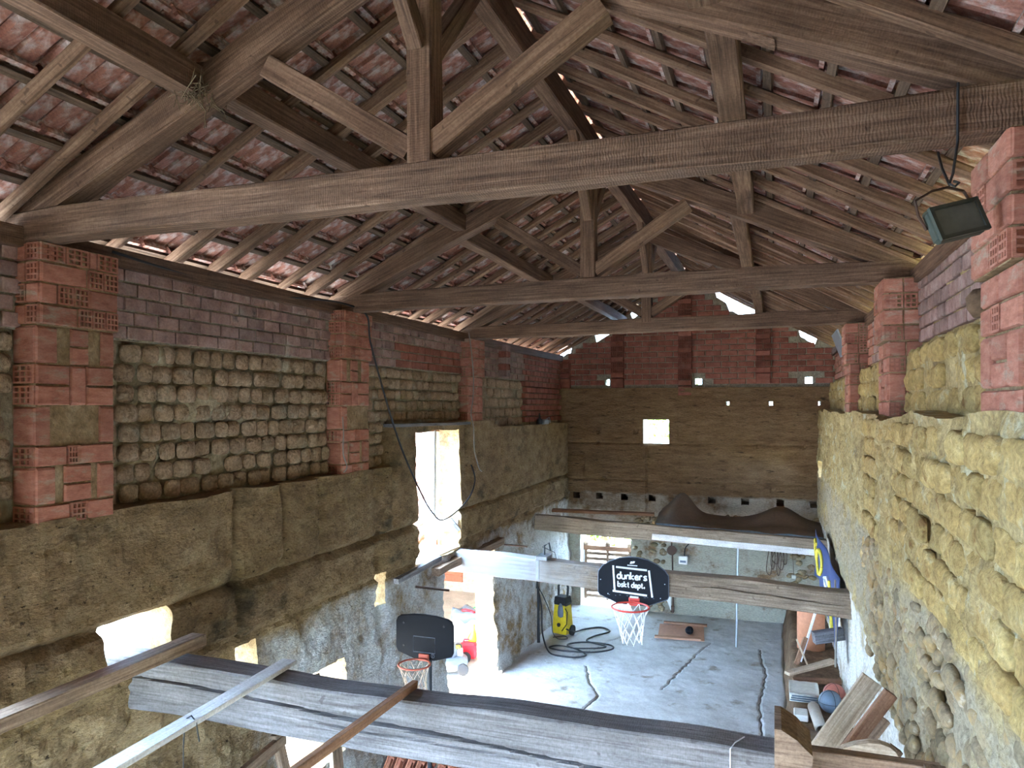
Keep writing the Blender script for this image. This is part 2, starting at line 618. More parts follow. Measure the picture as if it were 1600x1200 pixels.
# ------------------------------------------------------------------ piece meshes
def brick_piece(mat, seed=0):
    """unit brick: x out (face at 0), y length -.5...5, z height -.5...5; scaled per piece"""
    rnd = random.Random(seed)
    c = .06
    vs = []
    for (x, s) in ((-1, 1), (-.12, 1), (0, 0)):
        for (y, z) in ((-.5, -.5), (.5, -.5), (.5, .5), (-.5, .5)):
            k = 1.0 if s else .93
            kz = 1.0 if s else .90
            vs.append((x, y * k + rnd.uniform(-.008, .008), z * kz + rnd.uniform(-.02, .02)))
    fs = []
    for L in range(2):
        for i in range(4):
            j = (i + 1) % 4
            fs.append((L * 4 + i, L * 4 + j, L * 4 + 4 + j, L * 4 + 4 + i))
    fs.append((8, 9, 10, 11))
    return mesh('brick', vs, fs, mat)


def hollow_piece(mat, ny=3, nz=3, depth=.9):
    """header face of a hollow brick: grid of square holes"""
    tw = .09
    def lines(n):
        w = (1 - tw * (n + 1)) / n
        L = [-.5]
        for i in range(n):
            L.append(L[-1] + tw)
            L.append(L[-1] + w)
        L.append(.5)
        return L
    ys, zs = lines(ny), lines(nz)
    vs, fs, mi = [], [], []
    for y in ys:
        for z in zs:
            vs.append((0, y, z))
    nzv = len(zs)
    for i in range(len(ys) - 1):
        for j in range(nzv - 1):
            a, b, c, d = i * nzv + j, (i + 1) * nzv + j, (i + 1) * nzv + j + 1, i * nzv + j + 1
            if i % 2 == 1 and j % 2 == 1:
                k = len(vs)
                for q in (a, b, c, d):
                    vs.append((-depth, vs[q][1], vs[q][2]))
                fs += [(a, b, k + 1, k), (b, c, k + 2, k + 1), (c, d, k + 3, k + 2), (d, a, k, k + 3), (k, k + 1, k + 2, k + 3)]
                mi += [0] * 5
            else:
                fs.append((a, b, c, d))
                mi.append(0)
    k = len(vs)
    vs += [(x, y, z) for x in (0, -1) for (y, z) in ((-.5, -.5), (.5, -.5), (.5, .5), (-.5, .5))]
    for i in range(4):
        j = (i + 1) % 4
        fs.append((k + 4 + i, k + 4 + j, k + j, k + i))
        mi.append(0)
    me = mesh('brick', vs, fs, mat)
    me.polygons.foreach_set('material_index', mi)
    return me


def lump_piece(mat, seed, n=4, bulge=.55, rough=.09):
    """worn adobe block: domed, uneven face; x out"""
    vs, fs = [], []
    for i in range(n + 1):
        for j in range(n + 1):
            y, z = i / n - .5, j / n - .5
            e = max(abs(y), abs(z)) * 2
            e2 = min(1, (abs(2 * y) ** 5 + abs(2 * z) ** 5) ** .2)
            x = -bulge * (max(e, e2 * .97) ** 12)
            p = Vector((y * 3 + seed * 7.3, z * 3, seed))
            x += rough * 1.6 * MN.noise(p)
            r = 1 - .07 * (abs(2 * y) ** 4) * (abs(2 * z) ** 4) * 2
            vs.append((x, y * r + .05 * MN.noise(p + Vector((9, 0, 0))), z * r + .05 * MN.noise(p + Vector((0, 9, 0)))))
    for i in range(n):
        for j in range(n):
            a, b = i * (n + 1) + j, (i + 1) * (n + 1) + j
            fs.append((a, b, b + 1, a + 1))
    loop = [i * (n + 1) for i in range(n + 1)] + [n * (n + 1) + j for j in range(1, n + 1)] + [i * (n + 1) + n for i in range(n - 1, -1, -1)] + [j for j in range(n - 1, 0, -1)]
    k = len(vs)
    for q in loop:
        vs.append((-1.2, vs[q][1] * .97, vs[q][2] * .97))
    m = len(loop)
    for i in range(m):
        j = (i + 1) % m
        fs.append((k + i, k + j, loop[j], loop[i]))
    return mesh('adobe_block', vs, fs, mat, True)


def stone_piece(mat, seed):
    import bmesh
    bm = bmesh.new()
    bmesh.ops.create_icosphere(bm, subdivisions=2, radius=.5)
    for v in bm.verts:
        d = 1 + .30 * MN.noise(v.co * 2.1 + Vector((seed * 5.1, 0, seed)))
        v.co *= d
    me = bpy.data.meshes.new('stone')
    bm.to_mesh(me)
    bm.free()
    me.materials.append(mat)
    me.polygons.foreach_set('use_smooth', [True] * len(me.polygons))
    return me


def place_piece(name, me, parent, o, un, nn, u, z, d, su, sz, sx, tilt=0.0):
    """o origin; un unit vector along wall; nn outward normal; face at distance d"""
    p = Vector(o) + Vector(un) * u + Vector((0, 0, 1)) * z + Vector(nn) * d
    R = Matrix((Vector(nn), Vector(un), Vector((0, 0, 1)))).transposed().to_4x4()
    return obj(name, me, Matrix.Translation(p) @ R @ RX(tilt) @ SC(sx, su, sz), parent)

# ================================================================== SETTING
RIDGE_X, EAVE_L, EAVE_R = -1.55, -4.1, 1.0
YB = 14.5


def rb(x):
    """rafter underside height"""
    return 6.46 - .54 * abs(x - RIDGE_X)


# ---- ground outside
g = wall_mesh('yard', lambda u, z, d: (u, z, -.06 + .02 * fbm((u, z, 0), .4)), -40, -4.2, -30, 40, 2.0, .02, lambda u, z: 0, [], [M['yard']], back=False)
tag(obj('ground_yard', g), 'pale gravel yard outside the doorway', kind='structure')
g = wall_mesh('meadow', lambda u, z, d: (u, z, -.08 + .03 * fbm((u, z, 0), .4)), 1.0, 40, -30, 40, 2.0, .02, lambda u, z: 0, [], [M['grass']], back=False)
tag(obj('ground_meadow', g), 'green meadow outside the yellow earth wall', kind='structure')
g = wall_mesh('rear_ground', lambda u, z, d: (u, z, -.07), -4.2, 1.0, 14.9, 40, 2.0, .02, lambda u, z: 0, [], [M['yard']], back=False)
tag(obj('ground_rear', g), 'pale ground behind the slatted gate', kind='structure')
g = wall_mesh('front_ground', lambda u, z, d: (u, z, -.07), -4.2, 1.0, -30, -3, 2.0, .02, lambda u, z: 0, [], [M['yard']], back=False)
g.materials[0] = M['apron']
tag(obj('ground_front', g), 'pale ground before the open end of the barn', kind='structure')

# ---- concrete floor with cracks
CR = []


def crack(pts, w):
    out = [Vector((pts[0][0], pts[0][1], 0))]
    for (x, y) in pts[1:]:
        a = out[-1]
        b = Vector((x, y, 0))
        n = max(2, int((b - a).length / .08))
        for i in range(1, n + 1):
            p = a.lerp(b, i / n)
            j = .018 if i < n else .0
            out.append(p + Vector((random.uniform(-j, j), random.uniform(-j, j), 0)))
    CR.append((out, w))


crack([(-2.45, 9.0), (-2.3, 10.1), (-2.55, 10.6), (-2.75, 11.2)], .022)
crack([(-.15, 9.2), (-.18, 10.6), (-.12, 11.6), (-.22, 12.9)], .021)
crack([(-3.0, 11.4), (-2.6, 12.6), (-2.3, 13.4)], .014)
crack([(-1.5, 10.6), (-1.2, 12.2), (-1.0, 13.0)], .013)


CG = {}
for pts_, w_ in CR:
    for a_, b_ in zip(pts_, pts_[1:]):
        n_ = max(2, int((b_ - a_).length / .008))
        for k_ in range(n_):
            q_ = a_.lerp(b_, k_ / n_)
            CG.setdefault((int(q_.x // .1), int(q_.y // .1)), []).append((q_.x, q_.y, max(.014, w_ * .9)))


def carve(x, y):
    best = 0.0
    i_, j_ = int(x // .1), int(y // .1)
    for di in (-1, 0, 1):
        for dj in (-1, 0, 1):
            for (a_, b_, w_) in CG.get((i_ + di, j_ + dj), ()):
                best = max(best, 1 - math.hypot(x - a_, y - b_) / w_)
    return .035 * best


def fl_h(x, y):
    h = .012 * fbm((x, y, 0), .9, 4) + .006 * fbm((x, y, 3), 6, 3)
    e = smooth01((x - .12 - .06 * MN.noise(Vector((y * 1.5, 0, 0)))) / .06)
    return h - .05 * e


gx = [-4.2 + 5.2 * i / 260 for i in range(261)]
gy = [-3.0 + .1 * j for j in range(115)] + [8.5 + .02 * j for j in range(316)]
ny = len(gy) - 1
vs = [(x, y, fl_h(x, y) - carve(x, y)) for x in gx for y in gy]
fs = [(i * (ny + 1) + j, (i + 1) * (ny + 1) + j, (i + 1) * (ny + 1) + j + 1, i * (ny + 1) + j + 1) for i in range(len(gx) - 1) for j in range(ny)]
floor = tag(obj('floor', mesh('floor', vs, fs, M['concrete'], True)), 'worn pale concrete floor with dirty cracks', kind='structure')
for pts, w in CR:
    vs, fs = [], []
    for i, p in enumerate(pts):
        d = pts[min(i + 1, len(pts) - 1)] - pts[max(i - 1, 0)]
        nrm = Vector((-d.y, d.x, 0)).normalized()
        ww = w * random.uniform(.3, .7)
        for s in (-1, 1):
            q = p + nrm * s * ww
            vs.append((q.x, q.y, fl_h(q.x, q.y) - .012))
        if i:
            k = 2 * i
            fs.append((k - 2, k - 1, k + 1, k))
    obj('crack', mesh('crack', vs, fs, M['crackfill']), None, floor)

# ---- left wall, lower rammed earth
LT = 3.34


def ltop(y):
    t = 3.34 + .46 * smooth01((y - 7.25) / .12) - .12 * smooth01((y - 10.3) / .3)
    return t + .03 * MN.noise(Vector((y * 2.2, 3, 1)))


def lface(y, z):
    """x of the left earth face"""
    return -3.82 - .13 * min(1, z / 3.34)


def PL(u, z, d):
    zz = z if z < 2.9 else 2.9 + (z - 2.9) * (ltop(u) - 2.9) / (LT - 2.9)
    return (lface(u, zz) + d, u, zz)


def groove(x, c, w, dep):
    return -dep * math.exp(-((x - c) / w) ** 2)


def dl(u, z):
    p = (u, z, 0)
    d = .030 * fbm(p, 1.3, 3) + .020 * fbm(p, 5.5, 3, 4) + .020 * fbm(p, 15, 3, 8)
    wz = .03 * MN.noise(Vector((u * 1.3, 0, 5)))
    wy = .03 * MN.noise(Vector((0, z * 2.3, 8)))
    d += groove(z + wz, 2.62, .03, .075)
    if z > 2.2:
        for c in (4.75, 5.35, 5.9, 7.3, 9.35, 10.75, 12.0):
            d += groove(u + wy, c, .042, .085 * (1 if (z > 2.62 or c in (4.75, 9.35, 10.75)) else .2))
    else:
        d += -.04 * smooth01((2.2 - z) / .1) + .035 * fbm(p, 3.2, 3, 21)
    d += groove(z + 2 * wz, 2.2, .03, .05)
    for (hy, hz) in ((4.72, 2.66), (5.28, 2.66), (6.6, 2.63), (5.9, 3.1), (7.0, 2.62)):
        r2 = ((u - hy) ** 2 + (z - hz) ** 2)
        d -= .10 * math.exp(-r2 / .0016)
    # eroded strip beside the second pillar
    d -= .06 * math.exp(-((u - 6.95) / .12) ** 2) * smooth01((z - 2.2) / .2)
    d -= .10 * math.exp(-((u - 6.98) / .10) ** 2 - ((z - 1.75) / .22) ** 2)
    d -= .12 * math.exp(-((u - 6.95) / .10) ** 2 - ((z - 2.35) / .12) ** 2)
    if u < 4.2:
        d -= .10 * math.exp(-((u - 3.6) / .5) ** 2 - ((z - 1.75) / .18) ** 2)
    return d


LH = [(1.28, 2.62, 2.42, 3.30), (3.50, 4.05, 2.30, 2.62), (4.70, 4.96, 1.92, 2.13), (5.30, 6.22, .70, 1.58), (6.88, 7.08, 1.88, 2.22),
      (7.83, 9.07, 2.13, 3.29), (8.50, 10.30, 0.0, 1.97)]
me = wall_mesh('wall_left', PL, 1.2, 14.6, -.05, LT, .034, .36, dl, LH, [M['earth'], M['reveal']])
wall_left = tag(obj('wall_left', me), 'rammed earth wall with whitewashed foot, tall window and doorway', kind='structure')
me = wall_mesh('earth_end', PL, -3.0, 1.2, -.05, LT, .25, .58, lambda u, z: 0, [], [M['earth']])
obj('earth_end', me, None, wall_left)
# upper masonry backing
me = wall_mesh('masonry_core', lambda u, z, d: (-4.13 + d, u, z if z > 4 else 4 + (z - 4) * (4.06 - ltop(u)) / .8), 1.5, 14.6, 3.2, 4.95, .05, .06,
               lambda u, z: -.02 + .012 * fbm((u, z, 2), 6, 3) + .075 * smooth01(fbm((u, z, 6), 3.0, 4) * .8 + 1.1 * math.exp(-((u - 4.7) / .45) ** 2 - ((z - 3.98) / .16) ** 2) + .7 * math.exp(-((u - 3.9) / .5) ** 2 - ((z - 4.3) / .2) ** 2) - .35), [], [M['adobe_mortar']])
obj('clay_mortar', me, None, wall_left)
me = wall_mesh('masonry_core', lambda u, z, d: (-4.13 + d, u, z), -3.0, .1, 3.2, 4.95, .2, .12, lambda u, z: 0, [], [M['adobe_mortar']])
obj('clay_mortar', me, None, wall_left)

# ---- right wall
RT = 3.93


def rtop(y):
    return 3.93 + .05 * MN.noise(Vector((y * 1.1, 7, 1))) + .03 * smooth01((6.0 - y) / 2)


def rface(z):
    return .75 + .04 * smooth01((2.3 - z) / .8)


def PR(u, z, d):
    zz = z if z < 3.4 else 3.4 + (z - 3.4) * (rtop(u) - 3.4) / (RT - 3.4)
    return (rface(zz) - d, u, zz)


def dr(u, z):
    p = (u, z, 40)
    d = .045 * fbm(p, 1.1, 3) + .026 * fbm(p, 4.5, 3, 4) + .020 * fbm(p, 14, 3, 8)
    if u < 7.3 and z > 2.0:
        d -= .0 if z > 2.95 else .004
    if z < 2.0:
        d = d * .4 - .02
    d += groove(u + .05 * MN.noise(Vector((0, z * 1.5, 3))), 7.25, .05, .10) * smooth01((z - 2.2) / .2)
    for c in (9.2, 11.3):
        d += groove(u + .06 * MN.noise(Vector((0, z * 1.5, 3))), c, .05, .06)
    return d


RH = [(7.34, 7.62, 2.55, 3.05), (13.6, 14.2, 2.75, 3.05)]
me = wall_mesh('wall_right', PR, 1.0, 14.6, -.05, RT, .034, .55, dr, RH, [M['earth_right'], M['reveal']])
wall_right = tag(obj('wall_right', me), 'thick yellow earth wall of adobe, cobbles and limewash', kind='structure')
me = wall_mesh('earth_end', PR, -3.0, 1.0, -.05, RT, .25, .55, lambda u, z: 0, [], [M['earth_right']])
obj('earth_end', me, None, wall_right)
me = wall_mesh('masonry_core', lambda u, z, d: (1.04 - d, u, z), -3.0, 14.6, 3.8, 4.95, .08, .06,
               lambda u, z: (.03 * fbm((u, z, 2), 5, 3) + (.10 if z < 4.40 else 0)), [], [M['earth_right']])
obj('clay_mortar', me, None, wall_right)

# ---- back wall
def dbk(u, z):
    p = (u, 3, z)
    d = .012 * fbm((u, 3, z * 3), 2.2, 4) + .008 * fbm((u * .6, 3, z * 3), 9, 3)
    wz = .015 * MN.noise(Vector((u * 1.3, 0, 5)))
    for c in (3.28, 2.55):
        d += groove(z + wz, c, .022, .035)
    if u > -1.7:
        d += groove(z + wz, 4.05, .02, .03)
    if z < 3.3:
        d += groove(u + .02 * MN.noise(Vector((0, z * 3, 8))), -2.33, .02, .04)
    if z > 3.3:
        d += groove(u, -1.72, .015, .02)
    if z < 1.95:
        d += -.05 + .02 * fbm(p, 5, 2)
    if u < -3.6:
        d += .10 * math.exp(-((u + 3.75) / .14) ** 2 - ((z - 2.75) / .3) ** 2)
    for (a, b) in ((-3.3, 3.28), (-.3, 3.25), (.5, 3.25), (-3.2, 2.56), (-1.7, 2.55), (-.9, 2.5), (-.05, 2.46), (.83, 3.24), (-3.3, 3.5), (-2.55, 3.5)):
        d -= .09 * math.exp(-((u - a) ** 2 + (z - b) ** 2) / .0011)
    return d


BH = [(-3.70, -2.66, 0.0, 1.70), (-2.41, -1.92, 3.28, 3.74),
      (-.86, -.80, 4.03, 4.09), (-.09, -.03, 4.03, 4.09), (.73, .79, 4.02, 4.09),
      (-.96, -.30, 1.66, 1.80)]
pockets = [(x - .07, x + .07, 2.16, 2.28) for x in (-3.75, -3.28, -2.78, -2.24, -1.70, -1.12, -.52, .1, .68)]


def PB(u, z, d):
    return (u, YB - d, z)


me = wall_mesh('wall_back', PB, -4.5, 1.35, -.05, 4.36, .04, .5, dbk, BH, [M['earth_back'], M['limewash']], pockets=pockets)
wall_back = tag(obj('wall_back', me), 'rammed earth end wall with brick gable above', kind='structure')

def gtop(u):
    t = rb(u) + .11
    gap = .02
    for (a, b, g_) in ((-3.42, -2.9, .28), (-2.7, -2.45, .22), (-1.05, -.70, .20), (-.85, -.25, .33), (.40, .72, .20), (-4.3, -3.85, .18)):
        if a < u < b:
            gap = max(gap, g_)
    return math.floor((t - gap) / .04) * .04 if gap > .05 else t - gap


def PG(u, z, d):
    zz = z if z < 4.62 else 4.62 + (z - 4.62) * (gtop(u) - 4.62) / (6.6 - 4.62)
    return (u, YB + .10 - d, zz)


GH = [(-3.18, -3.10, 4.44, 4.54), (-1.44, -1.31, 4.42, 4.54), (.53, .66, 4.42, 4.54)]
me = wall_mesh('gable_core', PG, -4.5, 1.35, 4.3, 6.6, .06, .2, lambda u, z: .006 * fbm((u, z, 2), 8, 2), GH, [M['mortar']], zstep=.06)
obj('gable_mortar', me, None, wall_back)

# ---- front gable over the open barn front
me = wall_mesh('wall_front', lambda u, z, d: (u, -3.0 + d, z if z < 4.9 else 4.9 + (z - 4.9) * (rb(u) + .1 - 4.9) / 1.7), -4.5, 1.3, 2.4, 6.6, .3, .25, lambda u, z: 0, [], [M['earth_back']])
tag(obj('wall_front', me), 'earth gable above the open barn front', kind='structure')

# ---- loft floor the camera stands on, and its edge beam
lb = empty('floor_loft', (-1.5, .5, 2.3))
tag(lb, 'plank loft floor at the open end of the barn', kind='structure')
for i in range(18):
    x = -3.85 + i * .255
    beam('plank', (x + .125, -2.6, 2.36), (x + .125, 1.05, 2.36), .245, .035, M['board'], lb, seg=2, seed=i)
beam('edge_beam', (-4.2, .95, 2.24), (.95, .95, 2.24), .16, .2, M['brown_beam'], lb, seed=99)

# ================================================================== ROOF
ceiling = empty('ceiling', (RIDGE_X, 7, 6.5))
tag(ceiling, 'tiled gable roof on pole rafters and dark battens seen from below', kind='structure')
Y0R, Y1R = -3.0, 14.95
# wall plates
beam('wall_plate', (-4.09, -3, 4.965), (-4.09, 14.55, 4.965), .10, .12, M['timber'], ceiling, seg=14, wob=.012, seed=1)
beam('wall_plate', (1.03, -3, 4.98), (1.03, 14.55, 4.98), .10, .12, M['timber'], ceiling, seg=14, wob=.012, seed=2)
# ridge and purlins
beam('ridge_beam', (RIDGE_X, -3, 6.33), (RIDGE_X, 14.7, 6.33), .12, .20, M['timber'], ceiling, seg=16, wob=.012, seed=3)
for s, x in ((-1, -2.83), (1, -.27)):
    z = rb(x)
    for k, (a, b) in enumerate(((-3, 3.25), (3.1, 6.5), (6.4, 9.7), (9.6, 14.7))):
        xo = x + (.0, .05, -.03, .02)[k]
        beam('purlin', (xo, a, rb(xo) - .085), (xo, b, rb(xo) - .085), .13, .15, M['timber'], ceiling, seg=6, wob=.012, seed=20 + k + 5 * s)
# rafters
yy = 1.25
k = 0
while yy < 14.6:
    for s in (-1, 1):
        y = yy + random.uniform(-.05, .05)
        ye = y + random.uniform(-.07, .07)
        xe = (EAVE_L - .55) if s < 0 else (EAVE_R + .55)
        w = random.uniform(.065, .085)
        zo = .02 if s < 0 else .022
        rnd_ = random.random() < (.55 if s < 0 else .3)
        beam('rafter', (xe, ye, rb(xe) + zo), (RIDGE_X + s * .02, y, rb(RIDGE_X) + zo), w, (.078 if s < 0 else .06), M['rafter'], ceiling, seg=6, wob=.010, round_=rnd_, seed=100 + k)
        k += 1
    yy += .43
# battens
SL = math.hypot(1, .54)
GA = .325
NB = 10
for s in (-1, 1):
    for i in range(NB):
        dist = .10 + GA * i            # along the slope from the ridge
        x = RIDGE_X + s * dist / SL
        z = rb(x) + .072
        F, L = frame_along((x, 0.3, z), (x, 14.9, z), up=(s * .54, 0, 1))
        obj('batten', beam_mesh(L, .045, .03, M['batten'], seg=24, wob=.010, seed=300 + i + 40 * (s > 0)), F, ceiling)


# tiles: local x across (along ridge), y down the slope, z out of the roof
def tile_geo():
    W, Lg = .238, .385
    prof = [(-.5, .022), (-.45, .022), (-.42, .0), (-.12, .004), (-.09, .026), (-.03, .026), (.0, .004), (.33, .0), (.37, .022), (.45, .030), (.5, .030)]
    th = .013
    vs, fs = [], []
    n = len(prof)
    for y in (-.06, Lg - .06):
        for zo in (0, th):
            for (a, z) in prof:
                vs.append((a * (W + .012), y, z + zo))
    for i in range(n - 1):
        fs.append((i, i + 1, 2 * n + i + 1, 2 * n + i))
        fs.append((n + i + 1, n + i, 3 * n + i, 3 * n + i + 1))
        fs.append((i + 1, i, n + i, n + i + 1))
        fs.append((2 * n + i, 2 * n + i + 1, 3 * n + i + 1, 3 * n + i))
    fs += [(0, 2 * n, 3 * n, n), (n - 1, 2 * n - 1, 4 * n - 1, 3 * n - 1)]
    # hook under the head
    k = len(vs)
    hx, hy, hz = .10, .012, .022
    vs += [(x, -.045 + y, z) for x in (-hx, hx) for y in (-hy, hy) for z in (-hz, .004)]
    fs += [tuple(k + q for q in f) for f in [(0, 1, 3, 2), (4, 6, 7, 5), (0, 4, 5, 1), (2, 3, 7, 6), (0, 2, 6, 4)]]
    return vs, fs


tv, tf = tile_geo()
tile_me = mesh('roof_tile', tv, tf, M['tile'])
TW = .238


def tile_M(s, i, y):
    dist = .10 + GA * i
    x = RIDGE_X + s * dist / SL
    z = rb(x) + .098
    dn = Vector((s / SL, 0, -.54 / SL))      # down the slope
    ex = Vector((0, -1 if s > 0 else 1, 0))
    ez = ex.cross(dn)
    if ez.z < 0:
        ex = -ex
        ez = -ez
    R = Matrix((ex, dn, ez)).transposed().to_4x4()
    p = Vector((x, y, z))
    return Matrix.Translation(p) @ R @ RX(math.radians(2.6)) @ RZ(random.uniform(-.012, .012)) @ T(0, 0, random.uniform(0, .004))


cx, cs, sn = 0, math.cos(math.radians(19.47)), math.sin(math.radians(19.47))


def project(p):
    d = -p[0] * sn + p[1] * cs
    r = p[0] * cs + p[1] * sn
    if d < .2:
        return None
    return 800 + 1160 * r / d, 635 - 1160 * (p[2] - 4) / d, d


cand = []
rest = MB()
for s in (-1, 1):
    for i in range(NB):
        y = Y0R
        while y < Y1R:
            Mx = tile_M(s, i, y)
            q = project(Mx.translation)
            vis = q and -40 < q[0] < 1640 and -40 < q[1] < 640
            cand.append((q[2] if vis else 99, Mx, y))
            y += TW
cand.sort(key=lambda c: c[0])
for n_, (d, Mx, y) in enumerate(cand):
    if n_ < 300:
        obj('roof_tile', tile_me, Mx, ceiling)
    else:
        rest.add(tv, tf, Mx)
tag(rest.build('tile_field', M['tile'], ceiling), kind='stuff')
# ridge caps
cap = MB()
capv = []
n = 8
for y in (0, .42):
    for r in (.12, .105):
        for k in range(n + 1):
            a = math.radians(15 + 150 * k / n)
            capv.append((math.cos(a) * r, y, math.sin(a) * r))
capf = []
for k in range(n):
    a, b, c, d = k, k + n + 1, k + 2 * (n + 1), k + 3 * (n + 1)
    capf += [(a, a + 1, c + 1, c), (b + 1, b, d, d + 1), (a, b, b + 1, a + 1), (c + 1, d + 1, d, c)]
cap_me = mesh('ridge_tile', capv, capf, M['tile'])
y = Y0R
while y < Y1R:
    obj('ridge_tile', cap_me, T(RIDGE_X, y, 6.58), ceiling)
    y += .40


# ---- trusses
def truss(Y, label, sd):
    e = empty('roof_truss', (RIDGE_X, Y, 4.95))
    tag(e, label, 'roof truss', 'king post trusses')
    m = M['timber']
    beam('tie_beam', (-4.35, Y, 5.02), (1.22, Y, 5.065), .15, .175, M['tie'], e, seg=10, wob=.014, seed=sd)
    beam('king_post', (RIDGE_X, Y, 5.08), (RIDGE_X, Y, 6.36), .13, .13, m, e, up=(0, 1, 0), seg=4, wob=.01, seed=sd + 1)
    for s, xe, ze in ((-1, -4.08, 5.04), (1, .98, 5.05)):
        beam('principal_rafter', (xe, Y, ze + .06), (RIDGE_X + s * .03, Y, 6.20), .14, .17, m, e, seg=6, wob=.012, seed=sd + 2 + s)
        xs = RIDGE_X + s * .86
        beam('strut', (RIDGE_X + s * .05, Y, 5.20), (xs, Y, 6.18 - .475 * .86 - .06), .10, .11, M['rafter'] if s > 0 else m, e, seg=4, wob=.010, round_=False, seed=sd + 5 + s)
        beam('ridge_brace', (RIDGE_X, Y + s * .06, 5.66), (RIDGE_X, Y + s * .62, 6.27), .075, .09, m, e, seg=3, wob=.006, seed=sd + 8 + s)
        # wedge block under the purlin
        xp = RIDGE_X + s * 1.28
        zc = rb(xp) - .20
        MB().prism([(xp + s * .02, zc), (xp + s * .27, zc - .13), (xp + s * .05, zc + .13)], Y - .05, Y + .05).build('purlin_cleat', m, e)
    return e


truss(3.14, 'heavy king post truss whose tie beam carries the hanging floodlight', 1000)
truss(6.46, 'king post truss with stained tie beam on middle brick pillars', 1100)
truss(9.62, 'king post truss closest to the brick gable', 1200)

# ================================================================== MASONRY PIECES
BR = [brick_piece(M['brick'], 1), brick_piece(M['brick'], 2)]
BD = [brick_piece(M['brick_dark'], 3), brick_piece(M['brick_dark'], 4)]
BG = [brick_piece(M['brick_red'], 5), brick_piece(M['brick_red'], 6)]
HB = hollow_piece(M['brick'])
HBD = hollow_piece(M['brick_red'])
AD = [lump_piece(M['adobe'], 1.3 + i) for i in range(5)]
AY = [lump_piece(M['adobe_yellow'], 11.7 + i, 5, .45, .30) for i in range(5)]
ST = [stone_piece(M['cobble'], i) for i in range(5)]
L_UN, L_NN = (0, 1, 0), (1, 0, 0)
R_UN, R_NN = (0, -1, 0), (-1, 0, 0)
B_UN, B_NN = (1, 0, 0), (0, -1, 0)
PILL = [(3.14, .0), (6.46, 0), (9.72, 0)]


def in_pillar(y, pad=.0):
    return any(a - .06 - pad < y < a + .52 + pad for a in (3.07, 6.24, 9.45))


# left wall: aged bricks under the eaves (mortar sheet first)
me = wall_mesh('mortar', lambda u, z, d: (-4.105 + d, u, z), 2.74, 14.55, 4.44, 4.95, .12, .03, lambda u, z: .004 * fbm((u, z, 2), 9, 2), [], [M['mortar']])
obj('brick_mortar', me, None, wall_left)
cnt = 0
rest = MB()
zc = 4.45
row = 0
rows = []
while zc < 4.90:
    y = 2.75 + (.11 if row % 2 else 0)
    while y < 14.4:
        bl = random.choice((.21, .215, .22, .19))
        if not in_pillar(y + bl / 2, -.08):
            rows.append((y + bl / 2, zc + .045, bl - .014))
        y += bl
    zc += .097
    row += 1
rows.sort()
for (y, z, bl) in rows:
    me_ = random.choice(BD) if not (y > 12.2 or (7.6 < y < 9.4 and z < 4.75)) else random.choice(BG)
    d = -.088 + random.uniform(-.004, .006)
    if cnt < 292:
        place_piece('brick', me_, wall_left, (-4.0, 0, 0), L_UN, L_NN, y, z, d, bl, .083, .05)
        cnt += 1
    else:
        Mx = T(-4.0 + d, y, z) @ SC(.05, bl, .083)
        rest.add([v.co for v in me_.vertices], [tuple(p.vertices) for p in me_.polygons], Mx)
if rest.v:
    tag(rest.build('brick_courses', M['brick_red'], wall_left), kind='stuff')

# left wall: adobe blocks
na = 0


def adobe_field(parent, o, un, nn, sgn, ya, yb, za, zb, rh, wmin, wmax, dface, pieces, skip=0.0, lean=.0, ztop=None):
    global na
    nr = max(1, int(round((zb - za) / rh)))
    h = (zb - za) / nr
    for r in range(nr):
        y = ya + random.uniform(0, .05)
        while y < yb - .05:
            w = min(random.uniform(wmin, wmax), yb - y)
            z = za + (r + .5) * h + .012 * MN.noise(Vector((y * 2, r, 0)))
            if random.random() > skip and w > .06 and (ztop is None or z < ztop(y)):
                place_piece('adobe_block', random.choice(pieces), parent, o, un, nn, sgn * (y + w / 2), z,
                            dface + random.uniform(-.02, .016), w - .026, h - .014, random.uniform(.03, .05), random.uniform(-.05, .05))
                na += 1
            y += w


adobe_field(wall_left, (-4.0, 0, 0), L_UN, L_NN, 1, 3.56, 6.22, 3.34, 4.43, .132, .14, .21, -.075, AD, .03)
adobe_field(wall_left, (-4.0, 0, 0), L_UN, L_NN, 1, 2.75, 3.05, 3.34, 4.43, .128, .14, .25, -.075, AD, .03)
adobe_field(wall_left, (-4.0, 0, 0), L_UN, L_NN, 1, 6.76, 9.42, 3.83, 4.44, .124, .12, .19, -.08, AD, .02)
adobe_field(wall_left, (-4.0, 0, 0), L_UN, L_NN, 1, 6.76, 7.3, 3.34, 3.83, .124, .15, .22, -.08, AD, .05)
adobe_field(wall_left, (-4.0, 0, 0), L_UN, L_NN, 1, 9.98, 12.1, 3.68, 4.44, .15, .13, .26, -.085, AD, .05)
# red brick patch by the back corner
zc = 3.72
row = 0
while zc < 4.44:
    y = 12.15 + (.12 if row % 2 else 0)
    while y < 14.3:
        place_piece('corner_brick', random.choice(BG), wall_left, (-4.0, 0, 0), L_UN, L_NN, y + .13, zc + .05, -.06, .245, .088, .1)
        y += .26
    zc += .104
    row += 1

